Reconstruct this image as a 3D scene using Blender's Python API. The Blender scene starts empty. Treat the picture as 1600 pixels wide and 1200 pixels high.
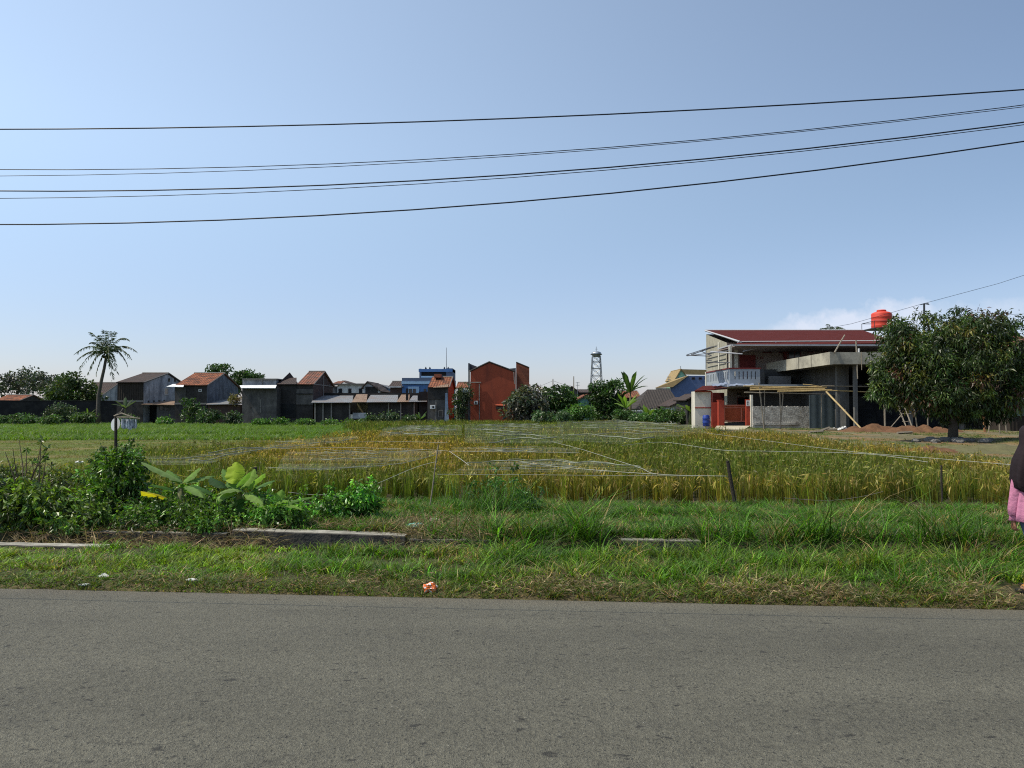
import bpy, bmesh, math, random
import numpy as np
from mathutils import Vector, Matrix
R = math.radians
random.seed(11)
rng = np.random.default_rng(11)
sc = bpy.context.scene
COL = sc.collection

# ---------------------------------------------------------------- camera
EYE = 1.7
F = 1200.0
PITCH = math.atan(38 / 1200)
cam_d = bpy.data.cameras.new('camera')
cam = bpy.data.objects.new('camera', cam_d)
COL.objects.link(cam)
sc.camera = cam
cam.location = (0, 0, EYE)
cam.rotation_euler = (math.pi / 2 + PITCH, 0, 0)
cam_d.sensor_width = 36
cam_d.lens = 27.0
cam_d.clip_start = 0.05
cam_d.clip_end = 9000
sc.render.resolution_x, sc.render.resolution_y = 1024, 768

# ---------------------------------------------------------------- sky, sun, exposure
SUN_EL, SUN_AZ = 57.0, -97.0          # azimuth from the view direction (+Y), negative = left
world = bpy.data.worlds.new('World')
sc.world = world
world.use_nodes = True
nt = world.node_tree
nt.nodes.clear()
def wn(t, **k):
    n = nt.nodes.new(t)
    for a, b in k.items(): setattr(n, a, b)
    return n
sky = wn('ShaderNodeTexSky', sky_type='NISHITA', sun_disc=False)
sky.sun_elevation = R(SUN_EL)
sky.sun_rotation = R(SUN_AZ)
sky.air_density = 1.0
sky.dust_density = .7
sky.ozone_density = 3.0
sky.altitude = 0
tc = wn('ShaderNodeTexCoord')
sep = wn('ShaderNodeSeparateXYZ')
nt.links.new(tc.outputs['Generated'], sep.inputs[0])
def wmath(op, a, b=None, c=None, clamp=False):
    n = wn('ShaderNodeMath', operation=op, use_clamp=clamp)
    for i, v in enumerate((a, b, c)):
        if v is None: continue
        if isinstance(v, (int, float)): n.inputs[i].default_value = v
        else: nt.links.new(v, n.inputs[i])
    return n.outputs[0]
ysafe = wmath('MAXIMUM', sep.outputs[1], 0.02)
uu = wmath('DIVIDE', sep.outputs[0], ysafe)
vv = wmath('DIVIDE', sep.outputs[2], ysafe)
comb = wn('ShaderNodeCombineXYZ')
nt.links.new(uu, comb.inputs[0]); nt.links.new(vv, comb.inputs[1])
noi = wn('ShaderNodeTexNoise')
noi.inputs['Scale'].default_value = 26; noi.inputs['Detail'].default_value = 6; noi.inputs['Roughness'].default_value = .62
nt.links.new(comb.outputs[0], noi.inputs['Vector'])
cl = None
for (cu, cv, ru, rv, k) in ((.385, .098, .06, .018, .6), (.435, .106, .075, .026, 1.0), (.505, .114, .07, .030, .95), (.62, .116, .12, .026, .45), (.355, .099, .026, .013, .6)):
    du = wmath('DIVIDE', wmath('SUBTRACT', uu, cu), ru)
    dv = wmath('DIVIDE', wmath('SUBTRACT', vv, cv), rv)
    d2 = wmath('ADD', wmath('MULTIPLY', du, du), wmath('MULTIPLY', dv, dv))
    d2 = wmath('ADD', d2, wmath('MULTIPLY', wmath('SUBTRACT', noi.outputs[0], .5), 3.2))
    m = wmath('MULTIPLY', wmath('SUBTRACT', 1.15, d2, clamp=True), k)
    cl = m if cl is None else wmath('MAXIMUM', cl, m)
mixc = wn('ShaderNodeMixRGB')
mixc.inputs[2].default_value = (6.9, 7.1, 7.4, 1)
nt.links.new(wmath('MULTIPLY', cl, .55), mixc.inputs[0])
hsv = wn('ShaderNodeHueSaturation')
hsv.inputs['Saturation'].default_value = .94
nt.links.new(sky.outputs[0], hsv.inputs['Color'])
nt.links.new(hsv.outputs[0], mixc.inputs[1])
# pale sun-side haze high in the sky, stronger towards the sun
fx = wmath('MINIMUM', wmath('MAXIMUM', wmath('MULTIPLY_ADD', sep.outputs[0], -1.25, 1.0), .08), 1.8)
fz = wn('ShaderNodeMapRange', interpolation_type='SMOOTHSTEP')
fz.inputs['From Min'].default_value = .02; fz.inputs['From Max'].default_value = .34
nt.links.new(sep.outputs[2], fz.inputs[0])
gl = wmath('MULTIPLY', fx, fz.outputs[0])
hz = wn('ShaderNodeVectorMath', operation='SCALE'); hz.inputs[0].default_value = (1.38, 1.68, 1.9)
nt.links.new(gl, hz.inputs['Scale'])
lz = wn('ShaderNodeMapRange', interpolation_type='SMOOTHSTEP')
lz.inputs['From Min'].default_value = .26; lz.inputs['From Max'].default_value = .0
nt.links.new(sep.outputs[2], lz.inputs[0])
lh = wn('ShaderNodeVectorMath', operation='SCALE'); lh.inputs[0].default_value = (.35, .12, .95)
nt.links.new(lz.outputs[0], lh.inputs['Scale'])
addl = wn('ShaderNodeVectorMath', operation='ADD')
nt.links.new(mixc.outputs[0], addl.inputs[0]); nt.links.new(lh.outputs[0], addl.inputs[1])
adds = wn('ShaderNodeVectorMath', operation='ADD')
nt.links.new(addl.outputs[0], adds.inputs[0]); nt.links.new(hz.outputs[0], adds.inputs[1])
bg = wn('ShaderNodeBackground')
bg.inputs['Strength'].default_value = 0.125
nt.links.new(adds.outputs[0], bg.inputs[0])
wo = wn('ShaderNodeOutputWorld')
nt.links.new(bg.outputs[0], wo.inputs[0])

sl = bpy.data.lights.new('sun', 'SUN')
sl.energy = 4.8
sl.angle = R(0.35)
sl.color = (1.0, .92, .77)
sun = bpy.data.objects.new('sun', sl)
COL.objects.link(sun)
sd = Vector((math.sin(R(SUN_AZ)) * math.cos(R(SUN_EL)), math.cos(R(SUN_AZ)) * math.cos(R(SUN_EL)), math.sin(R(SUN_EL))))
sun.rotation_euler = sd.to_track_quat('Z', 'Y').to_euler()
sun.location = (0, 0, 60)
sc.view_settings.view_transform = 'Standard'
sc.view_settings.look = 'None'
sc.view_settings.exposure = 0.0
sc.view_settings.gamma = 1
sc.cycles.use_denoising = False
sc.cycles.filter_width = 1.1
sc.cycles.sample_clamp_indirect = 4
sc.cycles.max_bounces = 8
sc.cycles.transparent_max_bounces = 24

# ---------------------------------------------------------------- pixel -> point (photo pixels, 1600x1200)
CP, SP = math.cos(PITCH), math.sin(PITCH)
def P(px, py, D):
    u, v = (px - 800) / F, (600 - py) / F
    k = D / (CP - SP * v)
    return Vector((u * k, D, EYE + (SP + CP * v) * k))
def XP(px, D): return P(px, 638, D).x
def ZP(py, D): return P(800, py, D).z

# ---------------------------------------------------------------- materials
MATS = {}
def lin(c):
    return tuple(((x / 255) / 12.92 if x / 255 <= .04045 else ((x / 255 + .055) / 1.055) ** 2.4) for x in c)
def mat(name, col=(.5, .5, .5), rough=.8, amt=.25, scale=3.0, bump=.0, bscale=30.0, stain=None, stain_amt=.0, stain_scale=1.2,
        streak=False, metal=0.0, spec=.3, corr=None, corr_amt=.5, brick=None, plank=None, mottled=None):
    """procedural wall / roof / metal / cloth material; colours are linear base colours"""
    if name in MATS: return MATS[name]
    m = bpy.data.materials.new(name); m.use_nodes = True
    t = m.node_tree; N = t.nodes; L = t.links
    b = N['Principled BSDF']
    b.inputs['Roughness'].default_value = rough
    b.inputs['Metallic'].default_value = metal
    b.inputs['Specular IOR Level'].default_value = spec
    co = N.new('ShaderNodeTexCoord')
    n1 = N.new('ShaderNodeTexNoise'); n1.inputs['Scale'].default_value = scale; n1.inputs['Detail'].default_value = 7; n1.inputs['Roughness'].default_value = .65
    L.new(co.outputs['Object'], n1.inputs['Vector'])
    cr = N.new('ShaderNodeMapRange'); cr.inputs['From Min'].default_value = .3; cr.inputs['From Max'].default_value = .7
    cr.inputs['To Min'].default_value = 1 - amt; cr.inputs['To Max'].default_value = 1 + amt
    L.new(n1.outputs[0], cr.inputs[0])
    vm = N.new('ShaderNodeVectorMath'); vm.operation = 'SCALE'
    vm.inputs[0].default_value = col[:3]
    L.new(cr.outputs[0], vm.inputs['Scale'])
    out = vm.outputs[0]
    hgt = None
    if brick:
        bt = N.new('ShaderNodeTexBrick'); bt.inputs['Scale'].default_value = 1
        bt.inputs['Brick Width'].default_value = brick[0]; bt.inputs['Row Height'].default_value = brick[1]
        bt.inputs['Mortar Size'].default_value = brick[2]
        bt.inputs['Color1'].default_value = (1, 1, 1, 1); bt.inputs['Color2'].default_value = (.72, .72, .72, 1); bt.inputs['Mortar'].default_value = (*brick[3], 1)
        sx = N.new('ShaderNodeSeparateXYZ'); L.new(co.outputs['Object'], sx.inputs[0])
        ad = N.new('ShaderNodeMath'); L.new(sx.outputs[0], ad.inputs[0]); L.new(sx.outputs[1], ad.inputs[1])
        cb = N.new('ShaderNodeCombineXYZ'); L.new(ad.outputs[0], cb.inputs[0]); L.new(sx.outputs[2], cb.inputs[1])
        L.new(cb.outputs[0], bt.inputs['Vector'])
        mm = N.new('ShaderNodeMixRGB'); mm.blend_type = 'MULTIPLY'; mm.inputs[0].default_value = 1
        L.new(out, mm.inputs[1]); L.new(bt.outputs[0], mm.inputs[2]); out = mm.outputs[0]
    if mottled:
        n3 = N.new('ShaderNodeTexNoise'); n3.inputs['Scale'].default_value = mottled[1]; n3.inputs['Detail'].default_value = 4
        L.new(co.outputs['Object'], n3.inputs['Vector'])
        rr = N.new('ShaderNodeMapRange'); rr.inputs['From Min'].default_value = .45; rr.inputs['From Max'].default_value = .62
        L.new(n3.outputs[0], rr.inputs[0])
        mm = N.new('ShaderNodeMixRGB'); L.new(rr.outputs[0], mm.inputs[0]); L.new(out, mm.inputs[1]); mm.inputs[2].default_value = (*mottled[0], 1); out = mm.outputs[0]
    if stain is not None:
        n2 = N.new('ShaderNodeTexNoise'); n2.inputs['Scale'].default_value = stain_scale; n2.inputs['Detail'].default_value = 8; n2.inputs['Roughness'].default_value = .7
        mp = N.new('ShaderNodeMapping'); mp.inputs['Scale'].default_value = (1, 1, .28) if streak else (1, 1, 1); mp.inputs['Location'].default_value = (3.1, 7.7, 1.3)
        L.new(co.outputs['Object'], mp.inputs[0]); L.new(mp.outputs[0], n2.inputs['Vector'])
        r2 = N.new('ShaderNodeMapRange'); r2.inputs['From Min'].default_value = .46; r2.inputs['From Max'].default_value = .66
        r2.inputs['To Max'].default_value = stain_amt
        L.new(n2.outputs[0], r2.inputs[0])
        mm = N.new('ShaderNodeMixRGB'); L.new(r2.outputs[0], mm.inputs[0]); L.new(out, mm.inputs[1]); mm.inputs[2].default_value = (*stain, 1); out = mm.outputs[0]
    if corr:
        sx2 = N.new('ShaderNodeSeparateXYZ'); L.new(co.outputs['Object'], sx2.inputs[0])
        mu = N.new('ShaderNodeMath'); mu.operation = 'MULTIPLY'; L.new(sx2.outputs[{'X': 0, 'Y': 1}[corr[0]]], mu.inputs[0]); mu.inputs[1].default_value = 2 * math.pi / corr[1]
        si = N.new('ShaderNodeMath'); si.operation = 'SINE'; L.new(mu.outputs[0], si.inputs[0]); hgt = si.outputs[0]
    L.new(out, b.inputs['Base Color'])
    if bump or hgt is not None:
        bp = N.new('ShaderNodeBump'); bp.inputs['Distance'].default_value = .03
        if hgt is not None:
            bp.inputs['Strength'].default_value = corr_amt; L.new(hgt, bp.inputs['Height'])
        else:
            bp.inputs['Strength'].default_value = bump
            nb = N.new('ShaderNodeTexNoise'); nb.inputs['Scale'].default_value = bscale; nb.inputs['Detail'].default_value = 5
            L.new(co.outputs['Object'], nb.inputs['Vector']); L.new(nb.outputs[0], bp.inputs['Height'])
        L.new(bp.outputs[0], b.inputs['Normal'])
    MATS[name] = m
    return m
def mat_leaf(name, transl=.45, rough=.5, spec=.35):
    if name in MATS: return MATS[name]
    m = bpy.data.materials.new(name); m.use_nodes = True
    t = m.node_tree; N = t.nodes; L = t.links
    b = N['Principled BSDF']; b.inputs['Roughness'].default_value = rough; b.inputs['Specular IOR Level'].default_value = spec
    a = N.new('ShaderNodeAttribute'); a.attribute_name = 'Col'
    L.new(a.outputs[0], b.inputs['Base Color'])
    tr = N.new('ShaderNodeBsdfTranslucent')
    sc_ = N.new('ShaderNodeVectorMath'); sc_.operation = 'MULTIPLY'; sc_.inputs[1].default_value = (1.25, 1.35, .55)
    L.new(a.outputs[0], sc_.inputs[0]); L.new(sc_.outputs[0], tr.inputs[0])
    mx = N.new('ShaderNodeMixShader'); mx.inputs[0].default_value = transl
    L.new(b.outputs[0], mx.inputs[1]); L.new(tr.outputs[0], mx.inputs[2])
    L.new(mx.outputs[0], N['Material Output'].inputs[0])
    MATS[name] = m
    return m

# ---------------------------------------------------------------- objects
def tag(o, label=None, cat=None, group=None, kind=None):
    if label: o['label'] = label
    if cat: o['category'] = cat
    if group: o['group'] = group
    if kind: o['kind'] = kind
    return o
def thing(name, label, cat, loc=(0, 0, 0), group=None, rz=0):
    o = bpy.data.objects.new(name, None); COL.objects.link(o)
    o.location = loc; o.rotation_euler = (0, 0, rz); o.empty_display_size = .3
    return tag(o, label, cat, group)
def origin_of(o):
    v = Vector(o.location)
    while o.parent:
        o = o.parent; v = v + Vector(o.location)
    return v
def copy_tree(o, loc, parent=None):
    c = o.copy(); COL.objects.link(c); c.parent = parent
    if loc is not None: c.location = loc
    for ch in [x for x in o.children]: copy_tree(ch, None, c)
    return c

class MB:
    """collects boxes, quads and tubes in world coordinates, then makes ONE mesh object"""
    def __init__(s): s.v = []; s.f = []; s.mi = []; s.cur = 0
    def add(s, vs, fs):
        b = len(s.v); s.v += [tuple(x) for x in vs]
        for f in fs: s.f.append([b + i for i in f]); s.mi.append(s.cur)
        return s
    def box(s, x0, x1, y0, y1, z0, z1):
        vs = [(x, y, z) for z in (z0, z1) for y in (y0, y1) for x in (x0, x1)]
        return s.add(vs, [(0, 2, 3, 1), (4, 5, 7, 6), (0, 1, 5, 4), (2, 6, 7, 3), (0, 4, 6, 2), (1, 3, 7, 5)])
    def poly(s, pts): return s.add(pts, [list(range(len(pts)))])
    def slab(s, pts, th, up=(0, 0, 1)):
        """pts: planar polygon; thickened by th along -normal"""
        p = [Vector(a) for a in pts]
        n = (p[1] - p[0]).cross(p[2] - p[0]).normalized()
        if n.dot(Vector(up)) < 0: p.reverse(); n = -n
        q = [a - n * th for a in p]; k = len(p)
        fs = [list(range(k)), list(range(2 * k - 1, k - 1, -1))]
        fs += [(i, i + k, (i + 1) % k + k, (i + 1) % k) for i in range(k)]
        return s.add(p + q, fs)
    def prism(s, pts2, axis, a0, a1):
        """extrude a 2D outline: axis 'X' (pts are y,z), 'Y' (x,z) or 'Z' (x,y)"""
        mk = {'X': lambda a, p: (a, p[0], p[1]), 'Y': lambda a, p: (p[0], a, p[1]), 'Z': lambda a, p: (p[0], p[1], a)}[axis]
        k = len(pts2)
        vs = [mk(a0, p) for p in pts2] + [mk(a1, p) for p in pts2]
        fs = [list(range(k)), list(range(2 * k - 1, k - 1, -1))] + [(i, i + k, (i + 1) % k + k, (i + 1) % k) for i in range(k)]
        return s.add(vs, fs)
    def tube(s, pts, rad, n=6, cap=True):
        pts = [Vector(p) for p in pts]
        if isinstance(rad, (int, float)): rad = [rad] * len(pts)
        rings = []
        ref = None
        for i, p in enumerate(pts):
            d = (pts[min(i + 1, len(pts) - 1)] - pts[max(i - 1, 0)]).normalized()
            if ref is None or abs(ref.dot(d)) > .98:
                ref = Vector((0, 0, 1)) if abs(d.z) < .9 else Vector((1, 0, 0))
            a = d.cross(ref).normalized(); c = d.cross(a).normalized()
            rings.append([p + (a * math.cos(2 * math.pi * k / n) + c * math.sin(2 * math.pi * k / n)) * rad[i] for k in range(n)])
        b = len(s.v)
        for r_ in rings: s.v += [tuple(x) for x in r_]
        for i in range(len(pts) - 1):
            for k in range(n):
                s.f.append([b + i * n + k, b + i * n + (k + 1) % n, b + (i + 1) * n + (k + 1) % n, b + (i + 1) * n + k]); s.mi.append(s.cur)
        if cap:
            s.f.append([b + k for k in range(n)][::-1]); s.mi.append(s.cur)
            e = b + (len(pts) - 1) * n
            s.f.append([e + k for k in range(n)]); s.mi.append(s.cur)
        return s
    def lathe(s, prof, c, n=24):
        """prof: [(r, z)] around the vertical axis through c"""
        b = len(s.v)
        for (r, z) in prof:
            for k in range(n): s.v.append((c[0] + r * math.cos(2 * math.pi * k / n), c[1] + r * math.sin(2 * math.pi * k / n), c[2] + z))
        for i in range(len(prof) - 1):
            for k in range(n): s.f.append([b + i * n + k, b + i * n + (k + 1) % n, b + (i + 1) * n + (k + 1) % n, b + (i + 1) * n + k]); s.mi.append(s.cur)
        return s
    def build(s, name, mats, parent=None, smooth=False, bevel=0):
        if not isinstance(mats, (list, tuple)): mats = [mats]
        if parent is not None: org = origin_of(parent)
        else:
            a = np.array(s.v); org = Vector(((a[:, 0].min() + a[:, 0].max()) / 2, (a[:, 1].min() + a[:, 1].max()) / 2, a[:, 2].min()))
        me = bpy.data.meshes.new(name)
        me.from_pydata([(x - org.x, y - org.y, z - org.z) for x, y, z in s.v], [], s.f)
        for m in mats: me.materials.append(m)
        me.polygons.foreach_set('material_index', s.mi)
        if smooth: me.polygons.foreach_set('use_smooth', [True] * len(me.polygons))
        me.validate(); me.update()
        bm = bmesh.new(); bm.from_mesh(me); bmesh.ops.recalc_face_normals(bm, faces=bm.faces)
        if bevel:
            bmesh.ops.bevel(bm, geom=[e for e in bm.edges], offset=bevel, segments=1, affect='EDGES', clamp_overlap=True)
        bm.to_mesh(me); bm.free()
        o = bpy.data.objects.new(name, me); COL.objects.link(o)
        if parent is not None: o.parent = parent
        else: o.location = org
        return o

def np_mesh(name, V, Q, col, m, parent=None, smooth=True, org=None):
    """big quad mesh from numpy arrays, with a per-vertex colour attribute"""
    if parent is not None: o3 = np.array(origin_of(parent))
    elif org is not None: o3 = np.array(org, float)
    else: o3 = np.array([V[:, 0].mean(), V[:, 1].mean(), V[:, 2].min()])
    V = V - o3
    me = bpy.data.meshes.new(name)
    me.vertices.add(len(V)); me.vertices.foreach_set('co', V.astype(np.float32).ravel())
    k = Q.shape[1]
    me.loops.add(Q.size); me.loops.foreach_set('vertex_index', Q.astype(np.int32).ravel())
    me.polygons.add(len(Q)); me.polygons.foreach_set('loop_start', np.arange(0, Q.size, k, dtype=np.int32))
    me.polygons.foreach_set('use_smooth', np.full(len(Q), smooth))
    me.update(calc_edges=True)
    if col is not None:
        at = me.color_attributes.new('Col', 'FLOAT_COLOR', 'POINT')
        c4 = np.ones((len(V), 4), np.float32); c4[:, :3] = col
        at.data.foreach_set('color', c4.ravel())
    me.materials.append(m)
    o = bpy.data.objects.new(name, me); COL.objects.link(o)
    if parent is not None: o.parent = parent
    else: o.location = tuple(o3)
    return o

# ---------------------------------------------------------------- foliage generators
def unit(a): return a / np.maximum(np.linalg.norm(a, axis=-1, keepdims=True), 1e-9)
def vnoise(x, y, s=1.0, seed=0):
    """cheap smooth 2D noise in 0..1 from summed sines"""
    r_ = np.random.default_rng(100 + seed); t = 0
    for i in range(7):
        a = r_.uniform(0, 2 * math.pi); f = r_.uniform(.5, 2.2) / s; ph = r_.uniform(0, 7)
        t = t + np.sin((x * math.cos(a) + y * math.sin(a)) * f * 2 + ph)
    return 1 / (1 + np.exp(-t * .75))
def jitter_col(n, base, hv=.12, lv=.25, r_=rng):
    b = np.asarray(base, float)
    if b.ndim == 1: b = np.tile(b, (n, 1))
    l = np.exp(r_.normal(0, lv, (n, 1)))
    h = np.exp(r_.normal(0, hv, (n, 3)))
    return np.clip(b * l * h, .002, .9)
def blades(pos, hgt, wid, lean, curl, col, segs=3, tipfrac=.12, r_=rng, az=None, tipcol=None):
    """n grass blades as tapered strips. lean = horizontal reach as a share of height, curl = droop at the tip"""
    n = len(pos)
    if az is None: az = r_.uniform(0, 2 * math.pi, n)
    d = np.stack([np.cos(az), np.sin(az), np.zeros(n)], 1)
    fa = az + math.pi / 2 + r_.normal(0, .5, n)
    w = np.stack([np.cos(fa), np.sin(fa), np.zeros(n)], 1)
    T = np.linspace(0, 1, segs + 1)
    V = np.zeros((n, segs + 1, 2, 3)); C = np.zeros((n, segs + 1, 2, 3))
    for i, t in enumerate(T):
        c = pos + d * (hgt * lean * (t ** 1.6))[:, None]
        c = c + np.stack([np.zeros(n), np.zeros(n), hgt * (t - curl * t ** 3)], 1)
        ww = (wid * .5 * (1 - (1 - tipfrac) * t ** 1.5))[:, None]
        V[:, i, 0] = c - w * ww; V[:, i, 1] = c + w * ww
        cc = col if tipcol is None else col * (1 - t) + tipcol * t
        C[:, i, 0] = cc; C[:, i, 1] = cc
    k = (segs + 1) * 2
    base = (np.arange(n) * k)[:, None]
    Q = np.concatenate([base + np.array([[2 * i, 2 * i + 1, 2 * i + 3, 2 * i + 2]]) for i in range(segs)], 0)
    return V.reshape(-1, 3), Q, C.reshape(-1, 3)
def join(parts):
    V, Q, C, b = [], [], [], 0
    for v, q, c in parts:
        V.append(v); Q.append(q + b); C.append(c); b += len(v)
    return np.concatenate(V), np.concatenate(Q), np.concatenate(C)
def leafcards(pos, dirs, L, W, col, fold=.12, r_=rng):
    """diamond leaves: base at pos, pointing along dirs"""
    n = len(pos); d = unit(dirs)
    s = unit(np.cross(d, unit(r_.normal(0, 1, (n, 3)))))
    nn = np.cross(d, s)
    L = np.broadcast_to(L, n)[:, None]; W = np.broadcast_to(W, n)[:, None]
    mid = pos + d * L * .45 - nn * L * fold
    V = np.stack([pos, mid + s * W * .5, pos + d * L + np.array([0, 0, -1]) * L * .12, mid - s * W * .5], 1).reshape(-1, 3)
    Q = np.arange(4 * n).reshape(n, 4)
    return V, Q, np.repeat(col, 4, 0)
def clumps(ells, n_cl, r_cl, r_, flat=.8):
    """clump centres spread over the ellipsoids"""
    e = np.array([x[:6] for x in ells], float)
    p = (e[:, 3] * e[:, 4] * e[:, 5]) ** .67; p /= p.sum()
    k = r_.choice(len(e), n_cl, p=p)
    d = unit(r_.normal(0, 1, (n_cl, 3)))
    rr = r_.uniform(.25, 1, (n_cl, 1)) ** .45 * np.exp(r_.normal(0, .06, (n_cl, 1)))
    c = e[k, :3] + d * e[k, 3:6] * rr
    return c, r_cl * np.exp(r_.normal(0, .38, n_cl)), d
def crown(ells, n_cl, r_cl, per, L, W, base, r_, outward=.7, droop=.25, hv=.1, lv=.2, clv=.28, alt=None, altf=0.0, flat=.75):
    c, rc, dd = clumps(ells, n_cl, r_cl, r_)
    n = n_cl * per
    ci = np.repeat(np.arange(n_cl), per)
    d = unit(r_.normal(0, 1, (n, 3)))
    pos = c[ci] + d * np.array([1, 1, flat]) * (rc[ci][:, None] * r_.uniform(.15, 1, (n, 1)) ** .5)
    dr = d * outward + r_.normal(0, .5, (n, 3)) + np.array([0, 0, -droop])
    cc = np.tile(np.array(base, float), (n_cl, 1)) * np.exp(r_.normal(0, clv, (n_cl, 1))) * np.exp(r_.normal(0, .06, (n_cl, 3)))
    if alt is not None:
        mk = r_.random(n_cl) < altf
        cc[mk] = np.array(alt)[r_.integers(0, len(alt), mk.sum())]
    col = jitter_col(n, cc[ci], hv, lv, r_)
    Ls = L * np.exp(r_.normal(0, .2, n)); Ws = W * np.exp(r_.normal(0, .2, n))
    return leafcards(pos, dr, Ls, Ws, col, r_=r_), c

# ================================================================ SETTING: ground, road
TA = .0852; CA = 1 / math.sqrt(1 + TA * TA); SA = TA * CA
Y0 = 7.017
def dd_of(x, y): return (y - Y0 + TA * x) * CA
def RD(s, d, z=0.0): return Vector((s * CA + d * SA, Y0 - s * SA + d * CA, z))
def sstep(a, b, x):
    t = np.clip((x - a) / (b - a), 0, 1); return t * t * (3 - 2 * t)
PD = np.array([-60, -9.6, -9.5, -.05, .12, 1.80, 1.86, 1.99, 2.02, 2.95, 2.98, 3.10, 3.16, 5.5, 6.6, 7.2, 20, 60, 90, 4000])
PZ = np.array([0, 0, -.05, -.05, .0, .03, -.02, -.02, -.55, -.55, .0, .0, .03, .02, -.03, -.15, -.15, -.10, 0, 0])
def gz(x, y):
    x = np.asarray(x, float); y = np.asarray(y, float)
    d = dd_of(x, y)
    z = np.interp(d, PD, PZ)
    z = z + .35 * sstep(13.5, 17, x) * sstep(30, 52, y)
    z = z + .25 * sstep(20, 26, x) * sstep(22, 34, y) * sstep(46, 38, y) * vnoise(x, y, 3.0, 3)
    return z
def gzf(x, y): return float(gz(x, y))
def rice_l(D): return np.interp(D, [12, 26, 33, 42, 60, 80], [-9, -12.3, -9.5, -8.0, -13, -17])
def rice_r(D): return np.interp(D, [12, 17, 19, 25, 38, 45, 50, 64, 80], [13.5, 12.5, 12.4, 12.8, 14.4, 13.6, 12.6, 12.2, 12])

xs = np.unique(np.concatenate([np.linspace(-12, 12, 201), np.linspace(-60, 60, 161), np.linspace(-400, 400, 41), [-3000, -1500, 1500, 3000]]))
ys = np.unique(np.concatenate([np.linspace(5, 15, 171), np.linspace(-20, 5, 14), np.linspace(15, 95, 121), np.linspace(95, 400, 20), [-400, -60, 800, 1600, 4500]]))
GX, GY = np.meshgrid(xs, ys)
GZ = gz(GX, GY)
dG = dd_of(GX, GY)
GZ = GZ + np.where((dG > .3) & (dG < 90), (vnoise(GX, GY, .5, 1) - .5) * .03, 0)
V = np.stack([GX, GY, GZ], -1).reshape(-1, 3)
nx, ny = len(xs), len(ys)
ii = (np.arange(ny - 1)[:, None] * nx + np.arange(nx - 1)[None]).ravel()
Q = np.stack([ii, ii + 1, ii + nx + 1, ii + nx], 1)
x, y, d = V[:, 0], V[:, 1], dd_of(V[:, 0], V[:, 1])
def mixv(c, c2, m): return c * (1 - m[:, None]) + np.array(c2) * m[:, None]
gc = np.tile(np.array([.075, .085, .03]), (len(V), 1))
gc = mixv(gc, (.050, .048, .022), sstep(-.3, .1, d) * sstep(7.6, 7.0, d))                # verge soil
gc = mixv(gc, (.105, .085, .042), sstep(.3, .02, d) * sstep(-9.8, -9.4, d))                # dusty road side
gc = mixv(gc, (.035, .028, .018), sstep(1.9, 2.05, d) * sstep(3.0, 2.9, d))
inr = (x > rice_l(y) - .3) & (x < rice_r(y)) & (d > 6.6) & (y < 80)
gc = mixv(gc, (.05, .045, .022), inr.astype(float))
lawn = (x < rice_l(y) - .3) & (y > 13) & (y < 44)
gc = mixv(gc, (.10, .125, .028), lawn.astype(float))
pat = sstep(.52, .8, vnoise(x, y * 2.2, 2.6, 8)) * lawn
gc = mixv(gc, (.16, .125, .05), pat * .8)
yard = sstep(0, .8, x - rice_r(y)) * sstep(14.5, 17, y) * sstep(66, 62, y)
gc = mixv(gc, (.14, .125, .075), yard)
gc = mixv(gc, (.09, .105, .035), yard * sstep(.5, .75, vnoise(x, y, 1.6, 12)) * .8)
gc = mixv(gc, (.22, .13, .06), yard * sstep(.62, .8, vnoise(x, y, 1.3, 21)) * .7)

def ground_mat():
    m = bpy.data.materials.new('earth'); m.use_nodes = True
    N = m.node_tree.nodes; L = m.node_tree.links; b = N['Principled BSDF']
    b.inputs['Roughness'].default_value = .95; b.inputs['Specular IOR Level'].default_value = .15
    a = N.new('ShaderNodeAttribute'); a.attribute_name = 'Col'
    co = N.new('ShaderNodeTexCoord')
    def noise(s, lo, hi):
        n = N.new('ShaderNodeTexNoise'); n.inputs['Scale'].default_value = s; n.inputs['Detail'].default_value = 8; n.inputs['Roughness'].default_value = .7
        L.new(co.outputs['Object'], n.inputs['Vector'])
        r_ = N.new('ShaderNodeMapRange'); r_.inputs['From Min'].default_value = .3; r_.inputs['From Max'].default_value = .7
        r_.inputs['To Min'].default_value = lo; r_.inputs['To Max'].default_value = hi
        L.new(n.outputs[0], r_.inputs[0]); return n.outputs[0], r_.outputs[0]
    _, f1 = noise(.35, .7, 1.3); h, f2 = noise(6, .6, 1.4); h2, f3 = noise(40, .7, 1.3)
    out = a.outputs[0]
    for f in (f1, f2, f3):
        v = N.new('ShaderNodeVectorMath'); v.operation = 'SCALE'; L.new(out, v.inputs[0]); L.new(f, v.inputs['Scale']); out = v.outputs[0]
    L.new(out, b.inputs['Base Color'])
    bp = N.new('ShaderNodeBump'); bp.inputs['Strength'].default_value = .8; bp.inputs['Distance'].default_value = .05
    L.new(h, bp.inputs['Height']); L.new(bp.outputs[0], b.inputs['Normal'])
    return m
g = np_mesh('ground', V, Q, gc, ground_mat(), org=(0, 0, 0))
tag(g, 'flat earth of the roadside, rice field and yard', kind='structure')

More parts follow.
